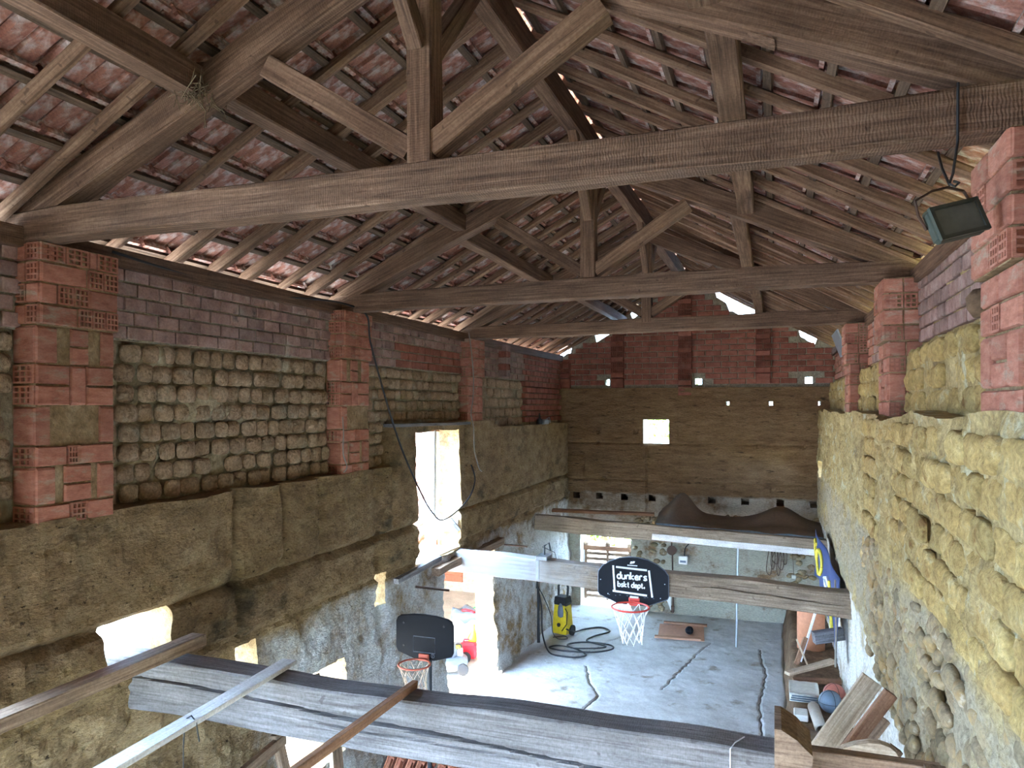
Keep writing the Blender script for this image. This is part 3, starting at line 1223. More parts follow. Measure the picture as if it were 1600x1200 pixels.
# right wall: adobe blocks of the thick part, cobbles, upper adobe and bricks
nr = 0
adobe_field(wall_right, (.75, 0, 0), R_UN, R_NN, -1, 2.3, 7.15, 2.95, 3.90, .158, .22, .34, .022, AY, .04)
adobe_field(wall_right, (1.0, 0, 0), R_UN, R_NN, -1, 2.3, 6.2, 3.95, 4.42, .15, .16, .30, .085, AY, .10)
adobe_field(wall_right, (1.0, 0, 0), R_UN, R_NN, -1, 6.75, 9.4, 3.95, 4.42, .15, .16, .30, .085, AY, .10)
adobe_field(wall_right, (1.0, 0, 0), R_UN, R_NN, -1, 10.0, 14.3, 3.95, 4.42, .15, .2, .34, .075, AY, .15)
rows = []
zc = 4.47
row = 0
while zc < 4.90:
    y = 2.3 + (.11 if row % 2 else 0)
    while y < 14.3:
        if not in_pillar(y + .11, -.08):
            rows.append((y + .11, zc + .047))
        y += .225
    zc += .10
    row += 1
for (y, z) in rows:
    place_piece('brick', random.choice(BD if y < 9 else BR), wall_right, (1.04, 0, 0), R_UN, R_NN, -y, z, .028 + random.uniform(-.004, .006), .208, .084, .05)
# cobbles in the lower courses
nstone = 0
z = 1.98
while z < 2.93:
    y = 2.7 + random.uniform(0, .1)
    while y < 7.1 and nstone < 296:
        w = random.uniform(.09, .21)
        h = random.uniform(.07, .13)
        if random.random() < .80:
            place_piece('stone', random.choice(ST), wall_right, (.772, 0, 0), R_UN, R_NN, -(y + w / 2), z + random.uniform(-.015, .015),
                        .0 + random.uniform(-.02, .02), w * 1.1, h * 1.15, .07, random.uniform(-.5, .5))
            nstone += 1
        y += w
    z += .098

# gable bricks
zc = 4.42
row = 0
while zc < 6.5:
    y = -4.1 + (.15 if row % 2 else 0)
    while y < .95:
        ym = y + .15
        top = min(gtop(y + .02), gtop(ym), gtop(y + .28))
        inh = any(h[0] - .14 < ym < h[1] + .14 and h[2] - .05 < zc + .055 < h[3] + .05 for h in GH)
        if zc + .10 < top + .02 and not inh:
            place_piece('brick', random.choice(BG), wall_back, (0, YB + .10, 0), B_UN, B_NN, ym, zc + .052, .016 + random.uniform(-.004, .006), .285, .094, .05)
        y += .30
    zc += .108
    row += 1
# gable pilaster strips with hollow headers
for (xs, zb) in ((-4.02, 4.36), (-2.93, 4.36), (-1.62, 4.20), (-.20, 4.42)):
    z = zb
    k = 0
    while z + .2 < gtop(xs) - .02:
        kind = k % 3
        if kind == 2 or (k > 2 and kind == 0):
            for dx in (-.066, .066):
                place_piece('hollow_brick', HBD, wall_back, (0, YB + .10, 0), B_UN, B_NN, xs + dx, z + .05, .10, .122, .094, .12)
            z += .104
        elif kind == 0:
            place_piece('hollow_brick', BG[0], wall_back, (0, YB + .10, 0), B_UN, B_NN, xs, z + .10, .10, .255, .19, .12)
            z += .204
        else:
            place_piece('hollow_brick', BG[1], wall_back, (0, YB + .10, 0), B_UN, B_NN, xs, z + .05, .10, .255, .094, .12)
            z += .104
        k += 1
# stones showing through the plaster of the end wall
for (x0, x1, z0, z1, n_) in ((-2.6, -1.95, .9, 1.9, 46), (-2.3, -1.9, .05, .55, 14), (-1.9, .8, 1.66, 1.95, 70), (.25, .78, .2, 1.75, 60)):
    for i in range(n_):
        place_piece('stone', random.choice(ST), wall_back, (0, YB + .04, 0), B_UN, B_NN, random.uniform(x0, x1), random.uniform(z0, z1),
                    .0, random.uniform(.08, .16), random.uniform(.07, .11), .14, random.uniform(-.6, .6))

# ---- brick pillars
PAT = [
    (.11, 'H', [('S', .42), ('H', .20), ('S', .38)]),
    (.20, 'S', [('V', .24), ('M', .10), ('D', .36), ('M', .08), ('V', .22)]),
    (.11, 'H', [('S', .38), ('H', .14), ('S', .48)]),
    (.21, 'S', [('M', .80), ('V', .20)]),
    (.22, 'HH', [('D', .42), ('V', .20), ('D', .38)]),
    (.20, 'S', [('V', .26), ('M', .16), ('D', .24), ('M', .16), ('V', .18)]),
    (.11, 'H', [('S', .46), ('H', .18), ('H', .18), ('H', .18)]),
    (.11, 'S', [('S', .2), ('H', .2), ('H', .2), ('S', .4)]),
    (.11, 'H', [('S', .58), ('H', .21), ('H', .21)]),
    (.10, 'H', [('H', .3), ('H', .3), ('S', .1), ('H', .3)]),
]


PAT_R = [
    (.11, 'H', [('S', .5), ('S', .5)]),
    (.20, 'S', [('V', .3), ('D', .4), ('V', .3)]),
    (.11, 'H', [('S', .46), ('H', .22), ('S', .32)]),
    (.11, 'S', [('S', .52), ('S', .48)]),
    (.11, 'H', [('H', .22), ('H', .22), ('S', .56)]),
    (.11, 'S', [('S', .3), ('S', .7)]),
    (.11, 'H', [('S', .56), ('H', .22), ('H', .22)]),
    (.11, 'S', [('S', .5), ('S', .5)]),
]


def pillar(side, y0, y1, zb, zt, wallx, facex, label, flip=False):
    """side -1: stands on the windowed wall facing +X; +1: on the yellow wall facing -X"""
    e = empty('brick_pillar', ((wallx + facex) / 2, (y0 + y1) / 2, zb))
    tag(e, label, 'pillar', 'hollow brick pillars under the trusses')
    pat = PAT if side < 0 and zt - zb > 1.4 else PAT_R
    tot = sum(p[0] for p in pat)
    k = (zt - zb) / tot
    nn, un, sg = (L_NN, L_UN, 1) if side < 0 else (R_NN, R_UN, -1)
    inx = 1 if side < 0 else -1
    proj = abs(facex - wallx)
    core = MB()
    core.box(((wallx + facex - inx * .012) / 2 - inx * .02, (y0 + y1) / 2 + .006, (zb + zt) / 2), (proj + .028, y1 - y0 - .012, zt - zb))
    core.build('mortar_core', M['mortar_earth'], e)
    z = zb
    for ci, (h, near, items) in enumerate(pat):
        h *= k
        out = .035 if ci >= len(pat) - 4 else 0.0
        fx = facex + inx * out
        pr = proj + out
        yb = y0
        # near face: header bricks
        hs = [h] if near != 'HH' else [h / 2, h / 2]
        zz = z
        for hh in hs:
            me_ = HB if 'H' in near else BR[0]
            nb = max(1, int(round(pr / .13)))
            for q in range(nb):
                wv = pr / nb
                m2 = me_ if q == (0 if side > 0 else nb - 1) else random.choice((BR[0], BR[1], HB))
                xm = min(wallx, fx) + (q + .5) * wv
                place_piece('brick', m2, e, (0, yb, 0), B_UN, B_NN, xm, zz + hh / 2, .006, wv - .010, hh - .014, .10)
            zz += hh
        if out:
            core2 = MB().box((facex + inx * (out / 2 - .006), (y0 + y1) / 2 + .006, z + h / 2), (out + .0, y1 - y0 - .012, h))
            core2.build('mortar_core', M['mortar_earth'], e)
        # main face
        its = items if not flip else items[::-1]
        y = y0 + .0
        W = y1 - y0
        for (kd, fr) in its:
            w = W * fr
            ym = y + w / 2
            if kd == 'D':
                for q in (0, 1):
                    place_piece('brick', random.choice(BR), e, (fx, 0, 0), un, nn, sg * ym, z + h * (q + .5) / 2, .008, w - .012, h / 2 - .012, .09)
            elif kd == 'H':
                place_piece('brick', HB, e, (fx, 0, 0), un, nn, sg * ym, z + h / 2, .009, w - .010, h - .012, .09)
            elif kd in 'SV':
                place_piece('brick', random.choice(BR), e, (fx, 0, 0), un, nn, sg * ym, z + h / 2, .008, w - .010, h - .012, .09)
            y += w
        z += h
    return e


pillar(-1, 3.07, 3.60, 3.31, 4.94, -4.13, -3.955, 'broad hollow brick pillar at the beam end before the adobe bay')
pillar(-1, 6.24, 6.76, 3.31, 4.94, -4.13, -3.965, 'hollow brick pillar between the adobe bay and the tall window', True)
pillar(-1, 9.45, 9.98, 3.78, 4.94, -4.13, -3.985, 'short hollow brick pillar between the tall window and the far bay pilaster')
pillar(1, 2.98, 3.50, 3.95, 4.97, 1.05, .80, 'hollow brick pillar on the yellow wall beside the hanging floodlight')
pillar(1, 6.22, 6.72, 3.92, 4.97, 1.05, .81, 'middle hollow brick pillar on the yellow earth wall')
pillar(1, 9.42, 9.95, 3.92, 4.97, 1.05, .82, 'hollow brick pillar on the yellow wall closest to the gable', True)
# slim pilaster in the far bay
e = empty('brick_pilaster', (-4.05, 11.0, 4.46))
tag(e, 'slim hollow brick pilaster in the dusty far bay under the eaves', 'pilaster')
for k in range(5):
    zz = 4.47 + .1 * k
    place_piece('brick', HBD if k % 2 else BD[0], e, (0, 10.92, 0), B_UN, B_NN, -4.03, zz + .05, 0, .15, .09, .1)
    place_piece('brick', HBD if k % 2 else BD[1], e, (-3.955, 0, 0), L_UN, L_NN, 11.02, zz + .05, 0, .18, .09, .16)
#--OBJECTS--
# ================================================================== BIG LOOSE TIMBERS
def thing_beam(name, label, cat, p0, p1, w, h, mat, up=(0, 0, 1), group=None, **k):
    return tag(beam(name, p0, p1, w, h, mat, None, up, **k), label, cat, group)


def grooved_beam(name, label, cat, p0, p1, w, h, mat, cracks, wob=.012, seed=1.0):
    """squared timber whose -Y face is a fine grid with drying cracks cut into it.
    cracks: (t0, t1, z0, z1, halfwidth, depth) with t the fraction of the length and z the height above the middle"""
    F, L = frame_along(p0, p1)
    nx_, nz_ = int(L / .025), 48
    vs, fs = [], []
    for i in range(nx_ + 1):
        x = L * i / nx_
        oy = wob * 1.6 * MN.noise(Vector((x * .7, seed, 0)))
        oz = wob * 1.6 * MN.noise(Vector((x * .7, seed, 9)))
        hh = h * (1 + wob * MN.noise(Vector((x * 1.9, seed, 4))) / h * 2)
        for j in range(nz_ + 1):
            z = (j / nz_ - .5) * hh
            y = -w / 2 + oy + .003 * MN.noise(Vector((x * 3, z * 30, seed)))
            e_ = abs(z) - (hh / 2 - .012)
            if e_ > 0:
                y += e_
            for ci, (t0, t1, z0, z1, cw, dep) in enumerate(cracks):
                t = (x / L - t0) / (t1 - t0)
                if 0 < t < 1:
                    zc = z0 + (z1 - z0) * t + .012 * MN.noise(Vector((x * 3, seed + ci, 0)))
                    ww = cw * (.45 + .75 * abs(MN.noise(Vector((x * 1.7, seed + ci, 4))))) * min(1, 6 * t, 6 * (1 - t)) + .001
                    k = 1 - abs(z - zc) / max(ww, .0065)
                    if k > 0:
                        y += dep * min(1, k * 1.6) * min(1, ww / .006)
            vs.append((x, y, z + oz))
        vs += [(x, w / 2 + oy, hh / 2 + oz), (x, w / 2 + oy, -hh / 2 + oz)]
    r = nz_ + 3
    for i in range(nx_):
        a, b = i * r, (i + 1) * r
        for j in range(nz_):
            fs.append((a + j, b + j, b + j + 1, a + j + 1))
        fs += [(a + nz_, b + nz_, b + nz_ + 1, a + nz_ + 1), (a + nz_ + 1, b + nz_ + 1, b + nz_ + 2, a + nz_ + 2), (a + nz_ + 2, b + nz_ + 2, b, a)]
    fs += [tuple(range(r))[::-1], tuple(nx_ * r + k for k in range(r))]
    return tag(obj(name, mesh(name, vs, fs, mat), F), label, cat)


fb = grooved_beam('loft_beam', 'massive weathered grey loft beam with long drying crack under the loose boards', 'beam',
                  (-4.25, 3.80, 2.20), (.03, 3.80, 2.20), .19, .33, M['grey_beam'],
                  [(.06, .62, .055, .0, .011, .07), (.54, .97, .0, -.07, .009, .06), (.38, .70, -.03, -.06, .004, .03)], .012, 3.3)
# post stub and brown board at its end
st = MB()
st.prism([(.0, 1.9), (.155, 1.9), (.165, 2.40), (.13, 2.43), (.10, 2.46), (.03, 2.50), (.0, 2.50)], 3.66, 3.95)
tag(st.build('post_stub', M['brown_beam']), 'rough sawn post stub at the end of the grey loft beam', 'post')
thing_beam('edge_board', 'brown edge board running from the sawn post stub to the yellow wall', 'board',
           (.12, 4.02, 2.19), (.86, 4.02, 2.19), .07, .19, M['brown_beam'], seg=4, seed=503)
thing_beam('loft_post', 'short squared post beside the cobbles at the brown edge board', 'post',
           (.70, 3.80, 1.9), (.70, 3.80, 2.36), .10, .10, M['brown_beam'], up=(0, 1, 0), seg=2, seed=504)
# loose boards over the beam
p = thing_beam('loose_plank', 'dark plank lying over the beam end at the square wall hole', 'plank',
               (-3.66, 4.02, 2.43), (-3.60, 1.0, 2.43), .12, .075, M['brown_beam'], seg=4, seed=505)
thing_beam('flat_board', 'long pale flat board resting on the grey loft beam, tied with wire', 'board',
           (-2.89, 3.96, 2.385), (-2.66, 1.0, 2.41), .10, .028, M['whiteboard_wood'], seg=4, wob=.004, seed=506)
thing_beam('thin_batten', 'thin reddish brown batten resting on the grey loft beam', 'batten',
           (-1.97, 3.88, 2.385), (-2.02, 1.0, 2.41), .035, .045, M['redboard'], seg=4, wob=.004, seed=507)
w = MB()
w.tube([(-2.75, 3.02, 2.30), (-2.77, 3.02, 2.40), (-2.80, 3.02, 2.425), (-2.84, 3.02, 2.40), (-2.86, 3.03, 2.25)], .004, 6)
w.tube([(-2.86, 3.03, 2.30), (-2.88, 3.05, 1.9), (-2.88, 3.05, 1.4)], .003, 6)
tag(w.build('tie_wire', M['black']), 'dark wire looped around the long pale board', 'wire')
w = MB()
w.tube([(-.20, 3.698, 2.36), (-.20, 3.69, 2.2), (-.205, 3.69, 2.02)], .003, 6)
w.tube([(-.20, 3.698, 2.36), (-.18, 3.75, 2.372), (-.14, 3.83, 2.372)], .003, 6)
tag(w.build('white_string', M['net']), 'white string hanging over the grey loft beam', 'string')


# mid beam, limewashed towards the windowed wall
def limed(name):
    m = wood(name, lin(96, 80, 66), lin(140, 122, 104), lin(176, 158, 138))
    t = m.node_tree
    b = t.nodes['Principled BSDF']
    src = b.inputs['Base Color'].links[0].from_socket
    tc = t.nodes.new('ShaderNodeTexCoord').outputs['Object']
    sp = t.nodes.new('ShaderNodeSeparateXYZ')
    t.links.new(tc, sp.inputs[0])
    n = noise_n(t, tc, 6, 6, .7)
    f = math_n(t, 'ADD', math_n(t, 'MULTIPLY', sp.outputs['X'], -.8), math_n(t, 'MULTIPLY', n, 1.2))
    f = math_n(t, 'MULTIPLY', math_n(t, 'ADD', f, 1.15, True), .85)
    t.links.new(mixc(t, f, src, lin(166, 166, 166)), b.inputs['Base Color'])
    return m


grooved_beam('cross_beam', 'half limewashed cross beam holding the dunkers backboard', 'beam', (-4.1, 8.98, 1.98), (.86, 9.08, 1.80), .20, .28, limed('limed_beam'),
             [(.64, .97, .02, -.01, .006, .05)], .018, 9.1)
thing_beam('end_beam', 'pale weathered cross beam under the brown tarpaulin', 'beam', (-3.95, 12.40, 1.98), (.85, 13.15, 1.70), .20, .26, M['pale_beam'], seg=12, wob=.02, seed=512)
thing_beam('white_batten', 'white painted batten nailed along the end beam under the tarpaulin', 'batten', (-1.95, 12.60, 1.80), (.80, 13.03, 1.62), .03, .10, M['whiteboard_wood'], seg=6, seed=513)
thing_beam('brown_plank', 'reddish brown plank lying behind the pale end beam', 'plank', (-3.8, 12.95, 2.12), (-2.0, 13.2, 2.10), .22, .04, M['redboard'], seg=4, seed=514)
# tarpaulin draped between beam and wall
vs, fs = [], []
na_, nb_ = 40, 16
for i in range(na_ + 1):
    for j in range(nb_ + 1):
        u, v = i / na_, j / nb_
        x = -1.95 + 2.72 * u
        yf = 12.55 + .155 * (x + 3.95)
        y = yf + (14.36 - yf) * v - .10 * (v < .01)
        zf = 1.98 - .28 * (x + 3.95) / 4.8 + .14
        peak = .34 * math.exp(-((u - .12 + .0 * v) / .09) ** 2) + .26 * math.exp(-((u - .75) / .16) ** 2) + .05
        z = zf + peak * smooth01(v * 1.6) + .035 * MN.noise(Vector((u * 7, v * 4, 0))) - .13 * math.sin(math.pi * u * 1.0) * (v > .2) * .3
        if j == 0:
            z -= .13
            y -= .02
        vs.append((x, y, z))
for i in range(na_):
    for j in range(nb_):
        a = i * (nb_ + 1) + j
        fs.append((a, a + nb_ + 1, a + nb_ + 2, a + 1))
tp = tag(obj('tarpaulin', mesh('tarpaulin', vs, fs, M['tarp'], True)), 'brown tarpaulin sagging over the end beam', 'tarpaulin')
md = tp.modifiers.new('thick', 'SOLIDIFY')
md.thickness = .006
hv = MB()
for i in range(30):
    pass
vs, fs = [], []
for i in range(31):
    u = i / 30
    x = -1.9 + 2.65 * u
    yf = 12.53 + .155 * (x + 3.95) - .07
    zt = 1.98 - .28 * (x + 3.95) / 4.8 + .15
    for k, dz in enumerate((0, -.06, -.13)):
        vs.append((x, yf - .03 + .02 * MN.noise(Vector((u * 9, k, 0))), zt + dz + .025 * MN.noise(Vector((u * 8, k, 5)))))
    if i:
        a = 3 * i
        fs += [(a - 3, a, a + 1, a - 2), (a - 2, a + 1, a + 2, a - 1)]
he = obj('hem', mesh('hem', vs, fs, M['tarp_blue'], True), None, tp)
md = he.modifiers.new('thick', 'SOLIDIFY')
md.thickness = .006

# ================================================================== BACKBOARDS
def arc(cx_, cz_, rx, rz, a0, a1, n=10):
    return [(cx_ + rx * math.cos(math.radians(a0 + (a1 - a0) * i / n)), cz_ + rz * math.sin(math.radians(a0 + (a1 - a0) * i / n))) for i in range(n + 1)]


ring = arc(.5, .5, .5, .5, 0, 360, 12)
GL = {
    'd': [ring, [(1, 1.7), (1, 0)]], 'b': [ring, [(0, 1.7), (0, 0)]], 'p': [ring, [(0, 1), (0, -.7)]],
    'u': [[(0, 1), (0, .3), (.3, 0), (.7, 0), (1, .35)], [(1, 1), (1, 0)]],
    'n': [[(0, 1), (0, 0)], [(0, .6), (.4, 1), (.8, .95), (1, .65), (1, 0)]],
    'k': [[(0, 1.7), (0, 0)], [(.9, 1), (.05, .45), (.95, 0)]],
    'e': [[(.05, .5), (1, .52), (.9, .85), (.5, 1), (.1, .8), (0, .4), (.2, .05), (.6, 0), (1, .15)]],
    'r': [[(0, 1), (0, 0)], [(0, .6), (.4, 1), (.9, .95)]],
    's': [[(.95, .88), (.5, 1), (.08, .8), (.3, .55), (.8, .42), (.92, .15), (.5, 0), (0, .12)]],
    't': [[(.4, 1.5), (.4, .2), (.6, 0), (.9, .1)], [(0, 1), (.85, 1)]],
    '.': [arc(.3, .18, .18, .18, 0, 360, 8)],
    'G': [[(.95, 1.45), (.6, 1.7), (.2, 1.5), (0, .85), (.2, .2), (.6, 0), (.95, .2), (.95, .8), (.55, .8)]],
    'O': [arc(.5, .85, .5, .85, 0, 360, 14)],
}


def write(text, x0, z0, w, h, gap, r, y, slope=0.0):
    mb = MB()
    x = x0
    for ch in text:
        if ch == ' ':
            x += w * .6
            continue
        ww = w * (.5 if ch == '.' else .85 if ch in 'rt' else 1)
        for st_ in GL[ch]:
            pts = [(x + px_ * ww, y, z0 + pz * h + slope * (x + px_ * ww - x0)) for px_, pz in st_]
            mb.tube(pts, r, 6)
        x += ww + gap
    return mb


def net_geo(R0, R1, H, n, rows, r, sway=0.0, rnd=.0):
    mb = MB()
    rg = random.Random(5)
    def pt(i, k):
        t = i / rows
        R = R0 + (R1 - R0) * (t ** .6)
        a = 2 * math.pi * (k + .5 * (i % 2)) / n
        return (R * math.cos(a) + sway * t * t, R * math.sin(a), -H * t + (rg.uniform(-rnd, rnd) if i else 0))
    for k in range(n):
        # loops at the rim
        P0 = pt(0, k)
        for i in range(rows):
            a = pt(i, k)
            b = pt(i + 1, k if i % 2 == 0 else k + 1)
            c = pt(i + 1, k - 1 if i % 2 == 0 else k)
            mb.tube([a, b], r, 5)
            mb.tube([a, c], r, 5)
    return mb


# --- backboard on the cross beam
BX, BY, BZ = -1.60, 8.86, 1.90
e = empty('basketball_hoop', (BX, BY, 1.62))
tag(e, 'dark backboard lettered dunkers bskt dept. with red rim on cross beam', 'basketball hoop')
out = [(-.42, .05), (-.415, .10), (-.37, .165), (-.28, .225), (-.16, .272), (-.04, .29), (.06, .29), (.18, .268), (.29, .22), (.38, .155), (.418, .10), (.42, .05),
       (.42, -.15), (.41, -.175), (.20, -.262), (.16, -.272), (-.16, -.272), (-.20, -.262), (-.41, -.175), (-.42, -.15)]
b_ = MB().prism([(BX + x, BZ + z) for x, z in out], BY, BY + .03).build('backboard', M['navy'], e)
ed = MB().tube([(BX + x * .995, BY + .012, BZ + z * .995) for x, z in out], .012, 6, closed=True).build('edge_band', M['grey_paint'], b_)
sq = MB()
for pts in ([(-.20, .165), (.17, .15)], [(-.235, .18), (-.215, -.13)], [(.195, .15), (.235, -.165)], [(-.24, -.125), (.17, -.15)]):
    sq.tube([(BX + x, BY - .001, BZ + z) for x, z in pts], .0125, 6)
sq.build('shooting_square', M['white_paint'], b_)
write('dunkers', BX - .185, BZ + .028, .040, .050, .0135, .0105, BY - .001, .0).build('lettering', M['white_paint'], b_)
write('bskt dept.', BX - .178, BZ - .068, .028, .038, .010, .0080, BY - .001, .0).build('lettering', M['white_paint'], b_)
lg = MB()
lg.prism([(BX - .035, BZ + .215), (BX - .012, BZ + .215), (BX - .004, BZ + .243), (BX - .022, BZ + .243)], BY - .003, BY + .01)
lg.prism([(BX - .008, BZ + .218), (BX + .020, BZ + .225), (BX + .028, BZ + .247), (BX + .002, BZ + .247)], BY - .003, BY + .01)
for k in range(9):
    lg.box((BX - .058 + k * .0135, BY - .001, BZ + .195), (.009, .004, .012))
lg.build('maker_mark', M['white_paint'], b_)
sc_ = MB()
for k in range(9):
    sc_.box((BX - .27 + k * .066 + random.uniform(-.02, .02), BY - .001, BZ - .175 + random.uniform(-.012, .012)), (random.uniform(.008, .03), .004, .005))
tag(sc_.build('scuff_marks', M['grey_paint'], b_), kind='stuff')
for (x, z) in ((-.39, -.0), (.38, -.0), (-.30, -.165), (.33, -.17)):
    MB().lathe([(.006, 0), (.006, .006)], 8, T(BX + x, BY, BZ + z) @ RX(math.pi / 2)).build('bolt', M['steel'], b_)
RZc = BZ - .235
rim = MB().tube([(BX + .02 + .215 * math.cos(a), BY - .26 + .215 * math.sin(a), RZc) for a in [2 * math.pi * k / 36 for k in range(36)]], .011, 8, closed=True)
rim.build('rim', M['rim_red'], e)
br = MB().box((BX + .02, BY - .008, RZc + .0), (.13, .016, .10), ch=.006)
br.box((BX + .02, BY - .03, RZc + .005), (.10, .05, .02))
br.build('rim_bracket', M['rim_red'], e)
MB().box((BX + .02, BY - .012, RZc + .055), (.10, .02, .02)).build('bracket_lip', M['whiteboard_wood'], e)
net_geo(.215, .115, .40, 10, 4, .0048, .02, .02).build('net', M['net'], e, T(BX + .02, BY - .26, RZc - .005))

# --- portable hoop by the limewashed wall
KX, KY, KZ = -3.20, 6.5, 1.765
e = empty('portable_basketball_hoop', (KX, KY + .2, 0))
tag(e, 'plain black backboard with faded orange rim on a stand', 'basketball hoop')
out = [(-.30, -.13), (-.30, .13), (-.285, .165), (-.25, .185), (-.12, .205), (0, .212), (.12, .205), (.25, .185), (.285, .165), (.30, .13), (.30, -.13), (.285, -.16), (.10, -.215), (-.10, -.215), (-.285, -.16)]
b_ = MB().prism([(KX + x, KZ + z) for x, z in out], KY, KY + .03).build('backboard', M['navy2'], e)
MB().tube([(KX + x * .99, KY + .012, KZ + z * .99) for x, z in out], .012, 6, closed=True).build('edge_band', M['navy'], b_)
sq = MB()
q = [(-.115, -.15), (-.115, .0), (.115, .0), (.115, -.15)]
sq.tube([(KX + x, KY - .0, KZ + z) for x, z in q], .004, 6, closed=True)
sq.build('shooting_square', M['grey_paint'], b_)
for (x, z) in ((-.22, .12), (.21, .12), (-.22, -.10)):
    MB().lathe([(.010, 0), (.010, .008)], 8, T(KX + x, KY, KZ + z) @ RX(math.pi / 2)).build('bolt', M['black'], b_)
lgo = MB().tube([(KX + .09 + .018 * math.cos(a), KY - .0, KZ - .175 + .018 * math.sin(a)) for a in [2 * math.pi * k / 12 for k in range(12)]], .003, 5, closed=True)
lgo.tube([(KX + .085, KY, KZ - .187), (KX + .09, KY, KZ - .165), (KX + .098, KY, KZ - .172)], .003, 5)
lgo.build('maker_mark', M['grey_paint'], b_)
RZk = KZ - .205
MB().tube([(KX - .01 + .15 * math.cos(a), KY - .19 + .15 * math.sin(a), RZk) for a in [2 * math.pi * k / 30 for k in range(30)]], .009, 8, closed=True).build('rim', M['rim_orange'], e)
br = MB().box((KX, KY - .01, RZk + .01), (.11, .02, .07), ch=.006)
br.box((KX, KY - .03, RZk), (.07, .05, .015))
br.build('rim_bracket', M['rim_orange'], e)
net_geo(.15, .09, .26, 8, 3, .003, .03, .02).build('net', M['old_net'], e, T(KX - .01, KY - .19, RZk))
MB().tube([(KX + .03, KY + .06, .1), (KX + .03, KY + .06, 1.8)], .022, 10).build('pole', M['black'], e)
MB().box((KX, KY + .12, .07), (.5, .6, .14), ch=.04).build('base_tank', M['navy'], e)

# ================================================================== FLOODLIGHT
e = empty('hanging_floodlight', (.60, 3.0, 4.63))
tag(e, 'old dusty floodlight hanging by a wire from the tie beam', 'floodlight')
Fm = T(.605, 3.0, 4.655) @ RZ(math.radians(24)) @ RY(math.radians(-14)) @ RX(math.radians(-14))
MB().box((0, .01, 0), (.185, .05, .125), ch=.012).build('housing', M['lamp_body'], e, Fm)
MB().box((0, -.017, 0), (.155, .008, .098)).build('glass', M['glass'], e, Fm)
fr = MB()
for (c, d) in (((0, -.02, .056), (.185, .014, .014)), ((0, -.02, -.056), (.185, .014, .014)), ((.086, -.02, 0), (.014, .014, .12)), ((-.086, -.02, 0), (.014, .014, .12))):
    fr.box(c, d)
fr.build('bezel', M['lamp_body'], e, Fm)
MB().box((-.01, .05, .055), (.10, .055, .055), ch=.01).build('junction_box', M['lamp_body'], e, Fm)
MB().tube([(-.10, .02, .0), (-.108, .02, .06), (-.10, .015, .115), (-.03, .01, .135), (.03, .01, .135), (.085, .015, .11), (.10, .02, .05)], .005, 6).build('bracket', M['iron'], e, Fm)
hw = MB().tube([(.62, 3.04, 5.16), (.62, 3.045, 4.95), (.60, 3.02, 4.83), (.585, 3.0, 4.79), (.60, 2.99, 4.775), (.615, 3.0, 4.79), (.60, 3.01, 4.80)], .005, 6)
hw.tube([(.59, 3.22, 4.97), (.585, 3.12, 4.88), (.59, 3.02, 4.79)], .005, 6)
hw.build('hanging_wire', M['black'], e)

# ================================================================== CABLES
def spline(pts, n=6):
    P = [Vector(p) for p in pts]
    o = []
    for i in range(len(P) - 1):
        a, b, c, d = P[max(i - 1, 0)], P[i], P[i + 1], P[min(i + 2, len(P) - 1)]
        for k in range(n):
            t = k / n
            o.append(.5 * ((2 * b) + (c - a) * t + (2 * a - 5 * b + 4 * c - d) * t * t + (3 * b - a - 3 * c + d) * t ** 3))
    o.append(P[-1])
    return o


def cable(name, label, pts, r, mat, cat='cable', n=6):
    return tag(MB().tube(spline(pts, n), r, 6).build(name, mat, None, None, True), label, cat)


cable('black_cable', 'black cable drooping from the middle pillar across the tall window',
      [(-4.03, 3.66, 5.0), (-4.04, 4.1, 4.97), (-4.05, 5.1, 4.93), (-4.04, 5.8, 4.99), (-3.95, 6.2, 5.0), (-3.88, 6.56, 4.93), (-3.85, 6.6, 4.65), (-3.84, 6.85, 4.15), (-3.82, 7.2, 3.55), (-3.80, 7.65, 3.0), (-3.78, 7.9, 2.75), (-3.80, 8.22, 2.62), (-3.80, 8.7, 2.68), (-3.82, 9.15, 2.82), (-3.84, 9.35, 3.0), (-3.86, 9.32, 3.15), (-3.90, 9.36, 3.2)], .010, M['black'])
cable('grey_cable', 'thin grey cable running down beside the short pillar',
      [(-3.93, 9.35, 5.02), (-3.90, 9.38, 4.7), (-3.89, 9.42, 4.4), (-3.90, 9.42, 4.1), (-3.91, 9.38, 3.9), (-3.88, 9.40, 3.7), (-3.86, 9.38, 3.4), (-3.84, 9.5, 3.15), (-3.84, 9.6, 3.1)], .008, M['cable_grey'])
cable('stub_cable', 'short grey cable loop on the middle pillar', [(-3.93, 6.21, 3.9), (-3.90, 6.18, 3.75), (-3.91, 6.19, 3.55), (-3.90, 6.24, 3.42), (-3.93, 6.23, 3.36)], .006, M['cable_grey'])

# ================================================================== TALL WINDOW, SILL, LINTEL
w1 = empty('window_1', (-4.4, 8.5, 2.13))
tag(w1, 'tall wall opening with pale blue wooden frame', kind='structure')
beam('frame_post', (-4.30, 8.93, 2.14), (-4.30, 8.93, 3.72), .13, .08, M['frame_blue'], w1, up=(0, 1, 0), seg=4, seed=601)
beam('frame_post', (-4.26, 7.88, 2.14), (-4.26, 7.88, 3.72), .10, .06, M['frame_blue'], w1, up=(0, 1, 0), seg=4, seed=602)
beam('frame_head', (-4.28, 7.84, 3.69), (-4.28, 9.06, 3.69), .10, .05, M['redboard'], w1, seg=3, seed=603)
beam('sill', (-4.12, 7.85, 2.13), (-4.12, 9.05, 2.13), .34, .03, M['board'], w1, seg=3, seed=604)
thing_beam('lintel_board', 'flat grey lintel board over the tall window', 'board', (-3.97, 7.2, 3.79), (-3.97, 9.36, 3.77), .14, .035, M['grey_beam'], seg=6, seed=605)
